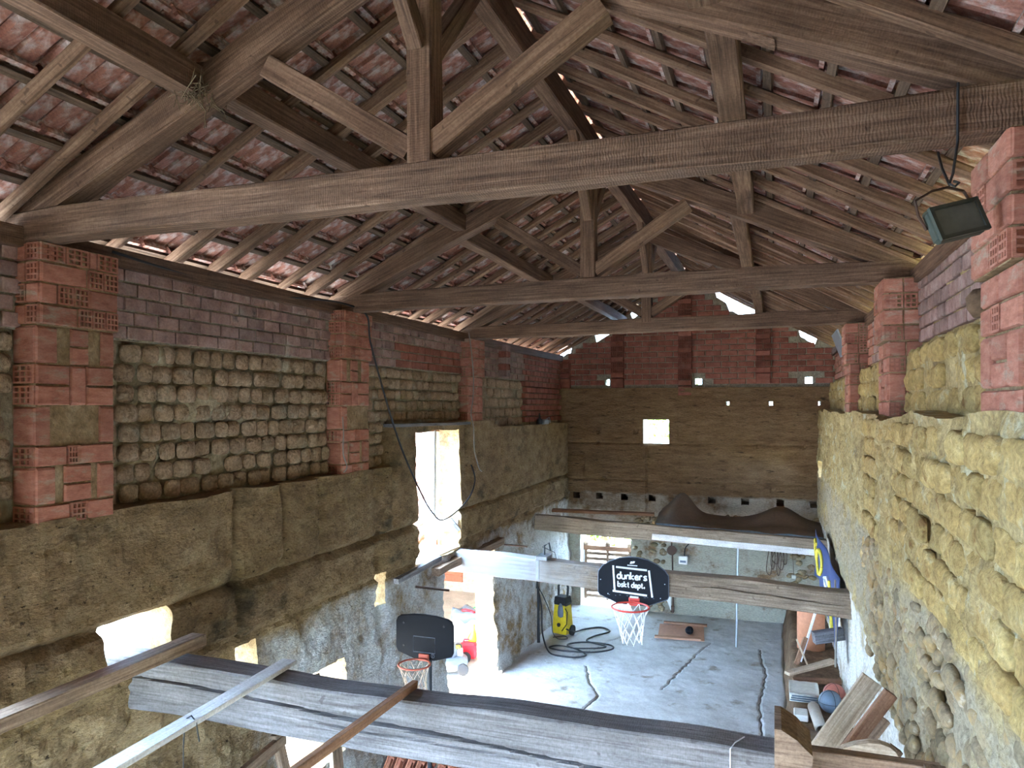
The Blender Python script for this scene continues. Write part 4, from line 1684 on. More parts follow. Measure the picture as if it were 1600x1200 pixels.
thing_beam('nailed_board', 'short white board nailed across the tall window reveal', 'board', (-4.30, 9.0, 2.44), (-3.96, 9.04, 2.42), .03, .17, M['whiteboard_wood'], seg=2, seed=606)
thing_beam('angled_stick', 'short pale stick leaning in the corner of the tall window reveal', 'stick', (-4.05, 8.97, 2.52), (-3.93, 9.02, 2.36), .03, .05, M['grey_beam'], seg=2, seed=607)
# door lintel timbers
thing_beam('door_lintel', 'weathered oak lintel over the side doorway', 'beam', (-3.93, 8.2, 1.98), (-3.93, 10.5, 1.98), .20, .10, M['brown_beam'], seg=6, wob=.015, seed=608)
thing_beam('rotten_lintel', 'half buried rotten timber in the whitewashed wall beside the side doorway', 'beam', (-3.83, 7.1, 2.12), (-3.83, 8.2, 2.16), .06, .06, M['grey_beam'], seg=5, wob=.012, seed=609)

# ================================================================== GATE AND OUTSIDE
e = empty('slatted_gate', (-3.18, 14.82, 0))
tag(e, 'brown slatted wooden gate with rounded finials in the end doorway', 'gate')
for x in (-3.64, -3.19, -2.74):
    beam('stile', (x, 14.86, .08), (x, 14.86, 1.10), .05, .09, M['brown_beam'], e, up=(0, 1, 0), seg=2, seed=620)
    MB().lathe([(.045, 0), (.062, .03), (.058, .07), (.03, .10), (.005, .108)], 12, T(x, 14.86, 1.15)).build('finial', M['brown_beam'], e)
beam('top_rail', (-3.68, 14.84, 1.12), (-2.68, 14.84, 1.12), .06, .09, M['redboard'], e, seg=2, seed=621)
for k in range(9):
    beam('slat', (-3.66, 14.84, .14 + k * .108), (-2.70, 14.84, .14 + k * .108), .03, .062, M['brown_beam'], e, seg=2, seed=622 + k)
thing_beam('garden_post', 'golden wooden post standing behind the slatted gate', 'post', (-3.25, 16.4, 0), (-3.25, 16.4, 2.6), .16, .16, M['board'], up=(0, 1, 0), seg=3, seed=630)


def leaf_cloud(name, label, c, r, n, cat='shrub'):
    mb = MB()
    rg = random.Random(name)
    for i in range(n):
        v = Vector((rg.gauss(0, 1), rg.gauss(0, 1), rg.gauss(0, 1))).normalized() * (rg.random() ** .4)
        p = Vector(c) + Vector((v.x * r[0], v.y * r[1], v.z * r[2]))
        R = Matrix.Rotation(rg.random() * 6.3, 4, Vector((rg.gauss(0, 1), rg.gauss(0, 1), rg.gauss(0, 1))).normalized())
        s = rg.uniform(.10, .2)
        mb.add([(-s, 0, 0), (0, -s * .4, .02), (s, 0, 0), (0, s * .4, .02)], [(0, 1, 2, 3)], Matrix.Translation(p) @ R)
    e_ = empty(name, (c[0], c[1], 0))
    tag(e_, label, cat)
    tag(mb.build('foliage', M['foliage'], e_), kind='stuff')
    MB().tube([(c[0], c[1], -.1), (c[0], c[1], c[2])], [.09, .05], 8).build('stem', M['brown_beam'], e_)


leaf_cloud('garden_hedge', 'sunlit leafy shrub seen over the slatted gate', (-4.6, 21, 1.5), (2.6, 1.2, 1.6), 1800)
leaf_cloud('garden_tree', 'green tree seen through the small end window', (-3.3, 27, 3.6), (2.0, 1.5, 1.8), 1500, 'tree')

# outbuilding across the yard
e = empty('outbuilding', (-7, 12.5, 0))
tag(e, 'open stone shed with tiled lean-to roof outside the side doorway', 'building')
fm = wall_mesh('stone_wall', lambda u, z, d: (u, 15.0 - d, z), -15, -4.55, -.1, 3.4, .12, .3, lambda u, z: .04 * fbm((u, z, 0), 3, 3), [(-7.2, -6.45, .2, 1.6)], [M['stone_far']])
obj('stone_wall', fm, None, e)
sh = MB().box((-6.83, 14.98, .9), (.78, .05, 1.5)).build('shutter', M['shutter'], e)
for k in range(7):
    MB().box((-6.83, 14.945, .28 + k * .2), (.74, .03, .03)).build('shutter_slat', M['shutter'], sh)
sl = .25
for i in range(24):
    x = -9.95 + i * .225
    for j in range(12):
        y = 8.75 + j * .55
        MB().tube([(x, y, 1.95 + j * .55 * sl + .05), (x, y + .59, 1.95 + (j + 1) * .55 * sl + .02)], [.085, .07], 8).build('roof_tile', M['tile'], e)
# roof deck under the tiles, and the closed far side of the shed
MB().add([(-12, 8.8, 1.93), (-4.56, 8.8, 1.93), (-4.56, 15.6, 3.62), (-12, 15.6, 3.62), (-12, 8.8, 1.87), (-4.56, 8.8, 1.87), (-4.56, 15.6, 3.56), (-12, 15.6, 3.56)],
         [(0, 1, 2, 3), (4, 7, 6, 5), (0, 4, 5, 1), (1, 5, 6, 2), (2, 6, 7, 3), (3, 7, 4, 0)]).build('roof_deck', M['board'], e)
fm = wall_mesh('side_wall', lambda u, z, d: (-8.2 + d, u, z), 8.9, 15.0, -.1, 2.2, .3, .3, lambda u, z: .04 * fbm((u, z, 0), 3, 3), [], [M['stone_far']])
obj('side_wall', fm, None, e)

# things outside the side doorway
e = empty('jerrycan', (-4.62, 10.98, 0))
tag(e, 'red plastic fuel can standing outside the side doorway', 'fuel can')
jc = MB().box((0, 0, .13), (.26, .17, .26), ch=.035)
jc.build('body', M['red'], e, T(-4.62, 10.98, -.03) @ RZ(.3))
MB().tube([(-.09, 0, .25), (-.07, 0, .30), (.05, 0, .30), (.07, 0, .25)], .016, 8).build('handle', M['red'], e, T(-4.62, 10.98, -.03) @ RZ(.3))
e2 = MB().lathe([(.012, .26), (.016, .20), (.03, .16), (.085, .04), (.085, .0)], 14, T(-4.58, 11.05, .24) @ RY(.12))
tag(e2.build('funnel', M['yellow'], None, None, True), 'yellow funnel stuck into the red fuel can', 'funnel')
e = empty('lawn_mower', (-4.72, 10.48, 0))
tag(e, 'grey lawn mower engine and deck in the side doorway', 'lawn mower')
Mm = T(-4.72, 10.48, -.05) @ RZ(1.9)
MB().lathe([(.30, .06), (.33, .10), (.32, .16), (.24, .20), (.1, .21)], 20, Mm @ SC(1.05, .85, 1)).build('deck', M['grey_plastic'], e)
MB().lathe([(.15, .20), (.16, .24), (.155, .33), (.11, .37), (.04, .38)], 18, Mm @ T(0, .03, 0)).build('engine_cowl', M['grey_plastic'], e)
MB().box((.0, -.15, .26), (.10, .10, .12), ch=.015).build('air_filter', M['steel'], e, Mm)
MB().box((.15, -.12, .27), (.12, .12, .12), ch=.02).build('fuel_tank', M['black'], e, Mm)
MB().lathe([(.035, 0), (.035, .03), (.02, .04)], 10, Mm @ T(-.02, -.13, .33)).build('filler_cap', M['yellow'], e)
for (x, y) in ((-.27, -.22), (.27, -.22), (-.27, .24), (.27, .24)):
    MB().lathe([(.05, -.025), (.085, -.022), (.085, .022), (.05, .025)], 14, Mm @ T(x, y, .085) @ RY(math.pi / 2)).build('wheel', M['black'], e)
MB().tube([(-.2, .25, .15), (-.2, .75, .75), (.2, .75, .75), (.2, .25, .15)], .012, 8).build('push_bar', M['black'], e, Mm)
e = empty('cardboard_box', (-4.95, 11.75, 0))
tag(e, 'pale open cardboard box outside the side doorway', 'box')
Mc = T(-4.98, 11.85, -.02) @ RZ(.25)
MB().box((0, 0, .24), (.50, .40, .48), ch=.01).build('body', M['carton'], e, Mc)
MB().box((.30, -.05, .40), (.16, .38, .012), None).build('flap', M['carton'], e, Mc)
MB().box((.0, -.22, .46), (.46, .07, .012), None).build('flap', M['carton'], e, Mc)
vs, fs = [], []
for i in range(13):
    for j in range(9):
        u, v = i / 12, j / 8
        vs.append((-5.22 + .50 * u, 11.62 + .34 * v, .50 + .07 * math.sin(u * 9 + v * 5) * .5 + .05 * MN.noise(Vector((u * 5, v * 5, 2))) - .14 * smooth01((.12 - v) / .12)))
for i in range(12):
    for j in range(8):
        a = i * 9 + j
        fs.append((a, a + 9, a + 10, a + 1))
cl = tag(obj('crumpled_cloth', mesh('cloth', vs, fs, M['grey_plastic'], True)), 'crumpled grey work cloth on the cardboard box', 'cloth')
md = cl.modifiers.new('thick', 'SOLIDIFY')
md.thickness = .02
MB()
gl = MB().tube(spline([(-5.0, 11.62, .53), (-4.92, 11.60, .55), (-4.85, 11.63, .53), (-4.78, 11.61, .52)]), .022, 8)
tag(gl.build('red_glove', M['red'], None, None, True), 'red handled tool lying on the crumpled cloth', 'tool')
bg = MB().lathe([(.10, 0), (.13, .05), (.13, .18), (.10, .26), (.06, .30)], 14, T(-5.02, 12.32, .135) @ SC(1, .7, .9))
tag(bg.build('green_bag', M['green'], None, None, True), 'green plastic bag standing behind the cardboard box', 'bag')
tag(MB().box((0, 0, .20), (.6, .3, .40), T(-5.0, 12.35, -.26), ch=.01).build('low_step', M['stone_far']), 'pale stone block behind the red fuel can', 'block')
thing_beam('door_ramp', 'grey wooden rail lying across the side doorway threshold', 'board', (-4.45, 9.30, .043), (-4.05, 9.72, .043), .05, .06, M['grey_beam'], seg=2, seed=640)
tag(MB().box((-4.35, 9.25, -.01), (.7, 1.0, .05), ch=.01).build('doorstep', M['limewash']), 'white stone slab in the side doorway', 'slab')

# ================================================================== PRESSURE WASHER AND HOSES
e = empty('pressure_washer', (-3.5, 12.55, 0))
tag(e, 'upright yellow and black pressure washer standing by the hose coil', 'pressure washer')
W_ = T(-3.5, 12.55, 0) @ RZ(-.25)
pr = [(-.13, .04), (.13, .04), (.14, .16), (.125, .34), (.105, .54), (-.105, .54), (-.125, .34), (-.14, .16)]
MB().prism(pr, -.10, .12).build('body', M['yellow'], e, W_)
MB().prism([(-.105, .52), (.105, .52), (.12, .58), (.10, .68), (-.10, .68), (-.12, .58)], -.09, .11).build('top_cover', M['black'], e, W_)
MB().tube([(-.085, .02, .62), (-.095, .03, .84), (-.07, .03, .90), (.07, .03, .90), (.095, .03, .84), (.085, .02, .62)], .022, 8).build('handle', M['black'], e, W_)
MB().lathe([(.02, .0), (.065, .02), (.075, .08), (.06, .19), (.02, .24)], 14, W_ @ T(.02, -.10, .33) @ SC(.8, .5, 1)).build('grey_nozzle_holder', M['grey_plastic'], e)
MB().lathe([(.03, 0), (.035, .02), (.025, .03)], 12, W_ @ T(-.01, -.10, .20) @ RX(math.pi / 2)).build('switch_dial', M['black'], e)
for s in (-1, 1):
    MB().lathe([(.05, -.02), (.09, -.02), (.09, .02), (.05, .02)], 14, W_ @ T(s * .15, .08, .09) @ RY(math.pi / 2)).build('wheel', M['black'], e)
MB().tube([(.10, -.09, .5), (.17, -.13, .45), (.17, -.15, .25), (.08, -.16, .12)], .009, 6).build('lead', M['black'], e, W_)
cable('pressure_hose', 'black hose coiled in loops on the concrete floor',
      [(-3.74, 11.95, .85), (-3.68, 11.9, .6), (-3.62, 11.75, .25), (-3.45, 11.55, .02), (-3.2, 11.42, .02), (-2.95, 11.45, .02), (-2.85, 11.62, .02), (-3.1, 11.85, .02), (-3.4, 11.9, .02), (-3.5, 11.75, .02), (-3.2, 11.65, .03), (-2.75, 11.75, .03), (-2.5, 12.0, .03), (-2.6, 12.2, .03), (-3.0, 12.2, .03), (-3.25, 12.0, .03), (-3.1, 11.8, .04), (-2.7, 11.95, .04), (-2.65, 12.12, .03), (-3.0, 12.3, .02), (-2.95, 12.6, .02), (-2.75, 12.95, .02), (-2.95, 13.15, .02), (-3.2, 12.95, .02), (-3.3, 12.6, .06), (-3.4, 12.42, .15)], .014, M['black'], 'hose')
cable('feed_cable', 'thin black cable snaking from the wall to the pressure washer',
      [(-3.76, 11.9, 1.0), (-3.66, 12.0, .75), (-3.60, 12.2, .4), (-3.62, 12.35, .1), (-3.5, 12.25, .02), (-3.35, 12.3, .02), (-3.42, 12.4, .03), (-3.6, 12.3, .02)], .008, M['black'])
e = empty('spray_lance', (-3.74, 11.95, .05))
tag(e, 'black spray lance hung against the stained wall', 'spray lance')
MB().tube([(-3.72, 11.86, .05), (-3.73, 11.87, .70), (-3.75, 11.88, 1.16)], [.028, .02, .012], 8).build('barrel', M['black'], e)
MB().tube([(-3.73, 11.94, .55), (-3.74, 11.94, 1.14)], .008, 8).build('tube', M['iron'], e)
MB().tube([(-3.74, 11.86, 1.14), (-3.72, 11.76, 1.08), (-3.72, 11.74, .98)], .010, 6).build('trigger', M['black'], e)
e = empty('yellow_canister', (-3.55, 12.75, 1.25))
tag(e, 'yellow canister hanging from a nail above the pressure washer', 'canister')
MB().lathe([(.06, 0), (.075, .03), (.075, .17), (.05, .22), (.02, .24)], 14, T(-3.62, 12.6, 1.07)).build('body', M['yellow'], e)
MB().tube([(-3.62, 12.6, 1.30), (-3.66, 12.62, 1.42), (-3.90, 12.65, 1.5)], .006, 6).build('strap', M['black'], e)

# bits on the limewashed wall and cross beam
for (p0, p1, lb_) in (((-3.88, 10.6, 1.90), (-3.55, 10.75, 1.86), 'rusty iron bar stuck in the stained wall beyond the side doorway'),
                      ((-3.85, 5.33, 1.66), (-3.62, 5.36, 1.74), 'rusty iron spike in the whitewashed wall above the low window'),
                      ((-3.90, 7.7, 1.92), (-3.50, 7.75, 1.90), 'thin rusty rod above the plain black backboard')):
    tag(MB().tube([p0, p1], .014, 8).build('iron_rod', M['iron']), lb_, 'iron rod')
e = empty('beam_bracket', (-2.75, 8.98, 2.08))
tag(e, 'grey clamp with a dark hook on the limewashed beam', 'bracket')
MB().box((-2.75, 8.98, 2.10), (.15, .24, .05), ch=.006).build('plate', M['steel'], e)
MB().box((-2.79, 8.85, 1.96), (.04, .02, .24), None).build('side_plate', M['steel'], e)
MB().tube([(-2.74, 8.98, 2.12), (-2.74, 8.98, 2.24), (-2.68, 8.98, 2.28), (-2.66, 8.98, 2.18)], .012, 8).build('hook', M['black'], e)

# ================================================================== END WALL FITTINGS
thing_beam('steel_pole', 'thin galvanised pole standing between the floor and the end beam', 'pole', (-.60, 12.88, .0), (-.575, 12.93, 1.665), .035, .035, M['steel'], up=(0, 1, 0), seg=2, round_=True, wob=.001, seed=650)
e = empty('socket_box', (-1.64, 14.42, 1.05))
tag(e, 'cream electrical box under black cables on the end wall', 'electrical box')
MB().box((-1.64, 14.46, 1.07), (.17, .14, .16), ch=.012).build('body', M['socket'], e)
MB().box((-1.64, 14.385, 1.05), (.11, .012, .04)).build('slot', M['grey_plastic'], e)
cable('socket_lead', 'black twin leads entering the cream electrical box', [(-1.62, 14.44, 1.14), (-1.60, 14.42, 1.30), (-1.52, 14.42, 1.42), (-1.50, 14.44, 1.6)], .012, M['black'])
e = empty('tangled_cord', (.05, 14.4, 1.0))
tag(e, 'tangled brown cords hanging on the end wall with a small switch', 'cord')
for k in range(6):
    x = -.12 + .05 * k
    MB().tube(spline([(x + .05, 14.46, 1.62), (x + .02, 14.40, 1.35), (x - .02 + .03 * (k % 2), 14.40, 1.0 + .1 * (k % 3)), (x + .05, 14.40, .92 + .1 * (k % 3)), (x + .08, 14.41, 1.2), (x + .07, 14.46, 1.6)]), .007, 6).build('cord_loop', M['iron'], e)
MB().box((.33, 14.45, .90), (.07, .08, .06), ch=.006).build('switch', M['socket'], e)
MB().tube([(.30, 14.44, 1.6), (.33, 14.44, .93)], .006, 6).build('lead', M['iron'], e)
e = empty('hanging_pulley', (-1.83, 14.4, 1.0))
tag(e, 'rusty iron pulley hanging on a chain at the brick pier', 'pulley')
MB().lathe([(.03, -.025), (.09, -.02), (.07, 0), (.09, .02), (.03, .025)], 16, T(-1.85, 14.38, 1.25) @ RX(math.pi / 2)).build('wheel', M['iron'], e)
MB().tube([(-1.85, 14.38, 1.65), (-1.85, 14.38, 1.34)], .014, 6).build('chain', M['iron'], e)
MB().tube([(-1.84, 14.40, 1.2), (-1.83, 14.43, .05)], .016, 6).build('rod', M['iron'], e)
MB().box((-1.84, 14.42, .12), (.07, .05, .12), ch=.01).build('foot', M['iron'], e)
rg = MB().prism([(-1.93, .72), (-1.88, .72), (-1.86, .1), (-1.92, .25), (-1.98, .35)], 14.36, 14.375)
tag(rg.build('white_rag', M['paper']), 'white rag hanging on the rusty rod at the end wall', 'rag')
e = empty('shelf_tins', (-.8, 14.4, 1.6))
tag(e, 'small metal box with tins on the sill below the tarpaulin', 'box')
MB().box((-.86, 14.55, 1.73), (.22, .12, .13), ch=.01).build('box', M['steel'], e)
MB().lathe([(.05, 0), (.05, .12)], 12, T(-.66, 14.55, 1.665)).build('tin', M['socket'], e)
# cardboard on the floor
cb = MB().box((0, 0, .008), (.78, .85, .012), T(-1.55, 13.35, .005) @ RZ(.10))
tag(cb.build('cardboard_sheet', M['carton_red']), 'flattened reddish cardboard sheet on the floor by the end wall', 'cardboard')
thing_beam('floor_slat', 'thin wooden slat along the wall edge of the cardboard sheet', 'slat', (-1.92, 13.80, .03), (-1.15, 13.86, .03), .09, .03, M['redboard'], seg=2, seed=660)
thing_beam('floor_lath', 'thin wooden lath along the open edge of the cardboard sheet', 'slat', (-1.95, 12.90, .03), (-1.18, 12.98, .03), .10, .03, M['redboard'], seg=2, seed=661)
def ball(name, label, c, r, mat):
    e_ = empty(name, (c[0], c[1], c[2] - r))
    tag(e_, label, 'ball')
    import bmesh
    bm = bmesh.new()
    bmesh.ops.create_uvsphere(bm, u_segments=24, v_segments=14, radius=r)
    me_ = bpy.data.meshes.new('ball')
    bm.to_mesh(me_)
    bm.free()
    me_.materials.append(mat)
    me_.polygons.foreach_set('use_smooth', [True] * len(me_.polygons))
    obj('bladder', me_, T(*c), e_)
    for R in (Matrix.Identity(4), RX(math.pi / 2), RY(math.pi / 2)):
        MB().tube([(r * 1.0 * math.cos(a), r * 1.0 * math.sin(a), 0) for a in [2 * math.pi * k / 24 for k in range(24)]], .003, 5, closed=True).build('seam', M['black'], e_, T(*c) @ RZ(.4) @ R)


ball('small_ball', 'small dark ball on the cardboard sheet', (-1.40, 13.25, .092), .07, M['navy2'])

# ================================================================== BANK ALONG THE YELLOW WALL
vs, fs = [], []
nu, nv = 70, 14
for i in range(nu + 1):
    y = 6.5 + 7.9 * i / nu
    for j in range(nv + 1):
        v = j / nv
        x = .14 + .70 * v + .03 * MN.noise(Vector((y * 2, v, 0)))
        z = .50 * smooth01(v / .16) + .025 * MN.noise(Vector((y * 2.5, v * 4, 2))) * smooth01(v / .2) - .02
        vs.append((x, y, z))
for i in range(nu):
    for j in range(nv):
        a = i * (nv + 1) + j
        fs.append((a, a + nv + 1, a + nv + 2, a + 1))
k = len(vs)
vs += [(.84, 6.5, -.05), (.84, 14.4, -.05), (.14, 6.5, -.05), (.14, 14.4, -.05)]
fs += [tuple(range(0, nv + 1)) + (k, k + 2), tuple(nu * (nv + 1) + j for j in range(nv, -1, -1)) + (k + 3, k + 1)]
tag(obj('earth_bank', mesh('earth_bank', vs, fs, M['dirt'], True)), 'raised dark earth bank along the foot of the yellow wall', kind='structure')
zt = .50
pn = MB()
n = 14
rr = [(.50 + .19 * math.cos(math.pi * (k / n)) - .0, 11.62 - .10 * math.sin(math.pi * k / n)) for k in range(n + 1)]
vs = [(x, y, z) for z in (zt - .03, 1.33) for (x, y) in rr] + [(x * .97 + .5 * .03, y + .012, z) for z in (zt - .03, 1.33) for (x, y) in rr]
m_ = n + 1
fs = []
for k in range(n):
    fs += [(k, k + 1, m_ + k + 1, m_ + k), (2 * m_ + k + 1, 2 * m_ + k, 3 * m_ + k, 3 * m_ + k + 1), (m_ + k, m_ + k + 1, 3 * m_ + k + 1, 3 * m_ + k), (k + 1, k, 2 * m_ + k, 2 * m_ + k + 1)]
fs += [(0, m_, 3 * m_, 2 * m_), (n, 2 * m_ + n, 3 * m_ + n, m_ + n)]
tag(obj('terracotta_sheet', mesh('sheet', vs, fs, M['terra'], True)), 'tall curved terracotta coloured sheet standing on the earth bank', 'sheet')
thing_beam('white_plank', 'long white painted plank leaning before the terracotta sheet', 'plank', (.34, 11.0, .47), (.755, 11.5, 1.76), .02, .10, M['whiteboard_wood'], up=(0, 1, .2), seg=3, seed=670)
thing_beam('short_prop', 'short brown offcut leaning at the foot of the white plank', 'offcut', (.28, 10.75, .52), (.40, 10.95, .82), .06, .09, M['redboard'], up=(0, 1, 0), seg=2, seed=671)
thing_beam('splinter', 'thin pale splinter leaning on the brown offcut', 'stick', (.42, 10.70, .52), (.28, 10.72, .86), .02, .03, M['board'], up=(0, 1, 0), seg=2, seed=672)
thing_beam('grey_block', 'grey timber block fixed high on the wall by the banner', 'block', (.45, 9.75, 1.18), (.78, 9.85, 1.24), .12, .14, M['grey_beam'], seg=2, seed=673)
thing_beam('bank_plank', 'grey brown plank lying across the earth bank, upper of two', 'plank', (.15, 10.05, .615), (.72, 10.5, .69), .10, .04, M['board'], seg=2, seed=674)
thing_beam('bank_board', 'reddish board lying across the earth bank, under the grey plank', 'plank', (.22, 10.02, .54), (.78, 10.10, .56), .09, .05, M['redboard'], seg=2, seed=675)
e = empty('paper_sack', (.36, 9.75, .5))
tag(e, 'folded white paper sack with blue edge on the earth bank', 'sack')
vs, fs = [], []
for i in range(9):
    for j in range(9):
        u, v = i / 8, j / 8
        vs.append((.17 + .33 * u, 9.45 + .45 * v, .585 + .03 * math.sin(math.pi * v) + .012 * MN.noise(Vector((u * 4, v * 4, 0)))))
for i in range(8):
    for j in range(8):
        a = i * 9 + j
        fs.append((a, a + 9, a + 10, a + 1))
k = len(vs)
bot = [i * 9 for i in range(9)] + [8 * 9 + j for j in range(1, 9)] + [i * 9 + 8 for i in range(7, -1, -1)] + [j for j in range(7, 0, -1)]
vs += [(vs[q][0], vs[q][1], .49) for q in bot]
for i in range(len(bot)):
    j = (i + 1) % len(bot)
    fs.append((bot[i], bot[j], k + j, k + i))
obj('sack', mesh('sack', vs, fs, M['paper'], True), None, e)
for q in range(3):
    MB().box((.335, 9.44, .51 + .025 * q), (.32 - .02 * q, .012, .014), ch=.003).build('fold', M['ball_blue'], e)
ball('blue_ball', 'blue grey basketball on the earth bank', (.60, 9.2, .63), .125, M['ball_blue'])
ball('red_ball', 'faded pinkish basketball touching the blue grey ball', (.66, 9.45, .63), .125, M['ball_red'])
pp = MB()
n = 16
pv, pf = [], []
for (r_, y_) in ((.062, 0), (.062, .55), (.046, .55), (.046, 0)):
    pv += [(r_ * math.cos(2 * math.pi * k / n), y_, r_ * math.sin(2 * math.pi * k / n)) for k in range(n)]
for L in range(4):
    L2 = (L + 1) % 4
    for k in range(n):
        k2 = (k + 1) % n
        pf.append((L * n + k, L * n + k2, L2 * n + k2, L2 * n + k))
tag(pp.add(pv, pf, T(.47, 8.55, .555) @ RZ(.10) @ RX(.06)).build('clay_pipe', M['pipe'], None, None, True), 'short hollow grey pipe lying on the earth bank', 'pipe')
tag(MB().box((.28, 8.95, .535), (.15, .22, .07), ch=.01).build('concrete_piece', M['limewash']), 'small flat concrete piece beside the grey pipe', 'block')
vs, fs = [], []
for i in range(15):
    for j in range(11):
        u, v = i / 14, j / 10
        vs.append((.14 + .45 * u, 8.05 + .45 * v, .545 + .05 * MN.noise(Vector((u * 4, v * 4, 7))) + .04 * math.sin(u * 6 + 1) * math.sin(v * 5)))
for i in range(14):
    for j in range(10):
        a = i * 11 + j
        fs.append((a, a + 11, a + 12, a + 1))
cl = tag(obj('brown_cloth', mesh('cloth', vs, fs, M['tarp'], True)), 'crumpled brown cloth lying beside the grey pipe', 'cloth')
md = cl.modifiers.new('thick', 'SOLIDIFY')
md.thickness = .03
thing_beam('white_offcut', 'short white offcut lying beside the crumpled brown cloth', 'offcut', (.22, 7.75, .50), (.52, 7.85, .52), .10, .04, M['whiteboard_wood'], seg=2, seed=676)
thing_beam('bank_log', 'dark old timber bedded in the earth bank against the limewash', 'timber', (.70, 7.0, .50), (.70, 8.9, .50), .11, .12, M['brown_beam'], seg=3, wob=.02, seed=680)
thing_beam('bank_sleeper', 'thick dark sleeper bedded in the earth bank by the leaning timbers', 'timber', (.45, 6.5, .50), (.45, 7.6, .50), .16, .12, M['brown_beam'], seg=3, wob=.02, seed=681)
# leaning timbers against the yellow wall
for q, (y, ztp, w_, h_, mt, lb_) in enumerate(((6.35, 1.80, .16, .05, 'board', 'wide pale plank leaning against the limewashed foot of the yellow wall'),
                                               (5.95, 2.02, .14, .05, 'board', 'long pale plank leaning on the cobbled wall'),
                                               (5.45, 1.95, .12, .06, 'brown_beam', 'dark brown plank leaning beside the reddish timber'),
                                               (5.02, 2.26, .075, .07, 'redboard', 'narrow reddish timber leaning on the cobbled wall'),
                                               (4.80, 2.02, .07, .05, 'brown_beam', 'short dark timber leaning behind the brown edge board'))):
    xt = .72
    thing_beam('leaning_timber', lb_, 'timber', (xt - ztp / 1.45, y - .25, .0), (xt - .055, y, ztp), w_, h_, M[mt], up=(0, 1, 0), seg=4, seed=690 + q)
hs = MB()
hp = [(.16 * math.cos(math.radians(a)), .30 * math.sin(math.radians(a))) for a in range(0, 181, 15)]
hs.prism(hp, -.03, .03, T(.40, 4.6, 1.90) @ RY(.9))
hs.box((0, 0, -.3), (.30, .06, .6), T(.40, 4.6, 1.90) @ RY(.9))
tag(hs.build('rounded_slab', M['board']), 'round topped wooden slab leaning behind the edge board', 'slab')

# banner
e = empty('banner', (.64, 10.8, 1.2))
tag(e, 'crumpled navy blue banner with yellow letters hanging on the yellow wall', 'banner')


def ban(u, v):
    y = 12.3 - 2.9 * u
    x = .575 + .13 * u + .03 * math.sin(u * 11 + v * 2) * (1 - .4 * v)
    zt_ = 2.12 - .02 * u - .10 * u * u
    zb_ = 1.40 - .30 * u + .12 * math.sin(u * 5) + .34 * math.exp(-((u - .862) / .05) ** 4)
    return (x, y, zb_ + (zt_ - zb_) * v)


vs, fs = [], []
for i in range(31):
    for j in range(11):
        vs.append(ban(i / 30, j / 10))
for i in range(30):
    for j in range(10):
        a = i * 11 + j
        fs.append((a, a + 11, a + 12, a + 1))
bo = obj('cloth', mesh('banner', vs, fs, M['blue_cloth'], True), None, e)
md = bo.modifiers.new('thick', 'SOLIDIFY')
md.thickness = .006
for (ch, u0, uw, v0, vh, mt) in (('G', .04, .15, .42, .26, 'yellow_ink'), ('O', .27, .17, .36, .27, 'yellow_ink'), ('s', .50, .13, .22, .35, 'white_paint'), ('k', .67, .11, .15, .30, 'yellow_ink')):
    lt = MB()
    for stp in GL[ch]:
        pts = []
        for px_, pz in stp:
            q = ban(u0 + uw * px_, min(.98, v0 + vh * pz))
            pts.append((q[0] - .012, q[1] - .002, q[2]))
        lt.tube(pts, .026, 6)
    lt.build('letter', M[mt], e)
MB().tube([(.66, 9.32, 2.0), (.665, 9.25, 1.4), (.66, 9.3, 1.0)], .012, 6).build('cord', M['cable_grey'], e)

# ================================================================== SMALL THINGS HIGH UP
def nest(name, label, c, r, n, seed):
    mb = MB()
    rg = random.Random(seed)
    for i in range(n):
        v = Vector((rg.gauss(0, 1), rg.gauss(0, 1), rg.gauss(0, .7))) * r * .5
        d = Vector((rg.gauss(0, 1), rg.gauss(0, 1), rg.gauss(0, 1) - .5)).normalized() * rg.uniform(.04, .10)
        p = Vector(c) + v
        mb.tube([p - d, p, p + d + Vector((0, 0, -.01))], .0025, 4)
    tag(mb.build(name, M['straw']), label, 'nest')


nest('straw_nest', 'straw nest clump where the purlin meets the first truss', (-2.80, 3.06, 5.60), .09, 70, 4)
e = empty('ledge_lamp', (-3.92, 12.8, 3.7))
tag(e, 'small dark oil lamp with wire handle on the ledge by the brick patch', 'lamp')
MB().lathe([(.05, 0), (.06, .03), (.05, .08), (.02, .11), (.012, .2)], 12, T(-3.98, 12.75, 3.68)).build('body', M['black'], e)
MB().box((-3.95, 12.95, 3.72), (.10, .32, .09), ch=.02).build('tray', M['steel'], e)
MB().tube([(-3.92, 12.9, 3.76), (-3.90, 13.1, 3.80), (-3.90, 13.15, 3.70)], .008, 6).build('handle', M['steel'], e)
ms = MB().box((0, 0, 0), (.02, .9, .32), T(.80, 10.6, 4.82) @ RY(-.35))
tag(ms.build('metal_sheet', M['steel']), 'pale metal sheet tucked beside the last pillar on the yellow wall', 'metal sheet')
mp = MB().box((0, 0, 0), (.10, .5, .012), T(-3.0, 13.1, 5.62) @ RY(-.5))
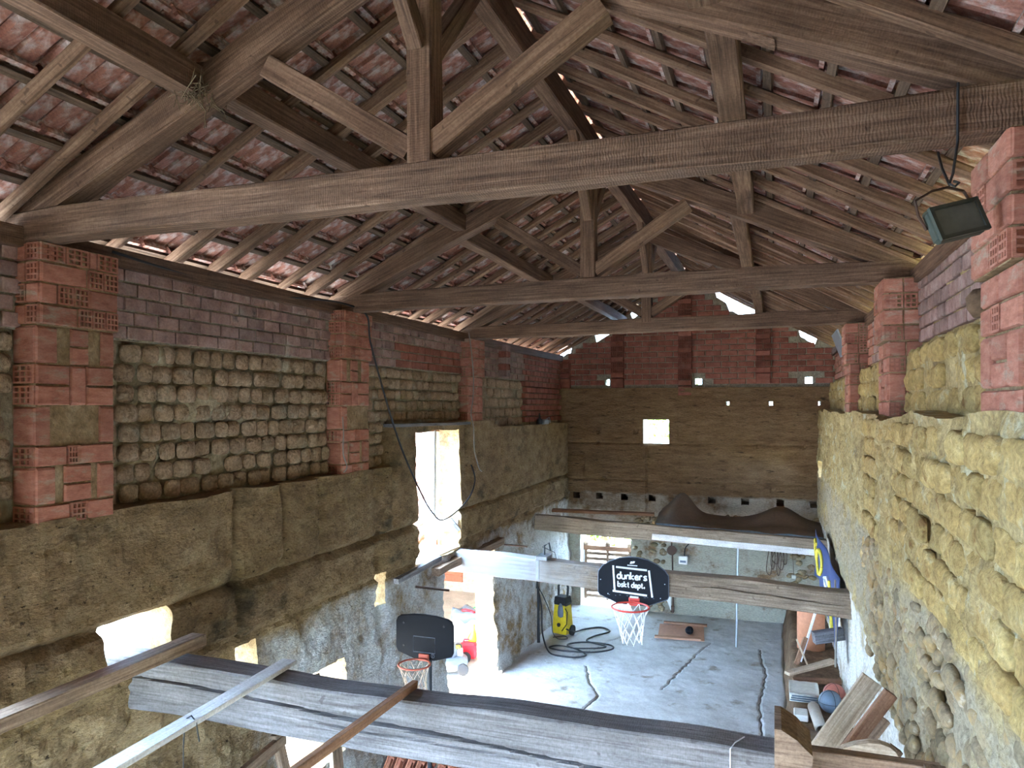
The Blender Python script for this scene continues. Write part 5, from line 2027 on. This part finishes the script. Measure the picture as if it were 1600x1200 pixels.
# mud nest on the right upper wall
wn = MB().lathe([(.05, 0), (.075, .04), (.08, .09), (.05, .13)], 10, T(.93, 4.02, 4.42))
tag(wn.build('mud_nest', M['dirt'], None, None, True), 'small dark mud nest on the yellow wall ledge beside the floodlight', 'nest')

# ================================================================== UNDER THE LOFT BEAM
e = empty('wooden_trestle', (-3.45, 4.7, 0))
tag(e, 'rough wooden trestle frame leaning at the whitewashed wall under the loft beam', 'trestle')
beam('leg', (-3.35, 4.95, 0), (-3.62, 4.78, 1.48), .06, .08, M['brown_beam'], e, up=(0, 1, 0), seg=3, seed=700)
beam('leg', (-3.25, 4.1, 0), (-3.58, 4.15, 1.42), .06, .08, M['brown_beam'], e, up=(0, 1, 0), seg=3, seed=701)
beam('rail', (-3.60, 4.85, 1.42), (-3.55, 4.0, 1.36), .05, .08, M['brown_beam'], e, seg=3, seed=702)
beam('rail', (-3.50, 4.88, 1.1), (-3.45, 4.0, 1.08), .05, .08, M['brown_beam'], e, seg=3, seed=703)
thing_beam('prop_board', 'long plank propped across the low window opening', 'plank', (-3.2, 5.1, .35), (-3.72, 5.75, 1.02), .05, .12, M['brown_beam'], up=(0, 1, 0), seg=3, seed=704)
pile_me = mesh('old_roof_tile', tv, tf, M['tile_pile'])
for q in range(16):
    o_ = obj('old_roof_tile', pile_me, T(-3.70 + .11 * (q % 8) + random.uniform(-.02, .02), 6.75 + .42 * (q // 8), .30) @ RZ(math.pi / 2 + random.uniform(-.15, .15)) @ RX(math.radians(-68)) @ T(0, -.13, 0) @ SC(1, 1, 1.2))
    tag(o_, 'old clay roof tile propped in the pile on the floor by the limewashed wall', 'roof tile', 'old roof tiles piled on the floor')
e = empty('spray_bottle', (-2.75, 7.0, 0))
tag(e, 'green and yellow bottle on the floor beside the pile of tiles', 'bottle')
MB().lathe([(.05, 0), (.055, .02), (.055, .16), (.03, .22), (.02, .24)], 12, T(-2.78, 7.05, 0)).build('body', M['yellow'], e)
MB().lathe([(.022, .23), (.025, .28), (.01, .30)], 10, T(-2.78, 7.05, 0)).build('cap', M['green'], e)
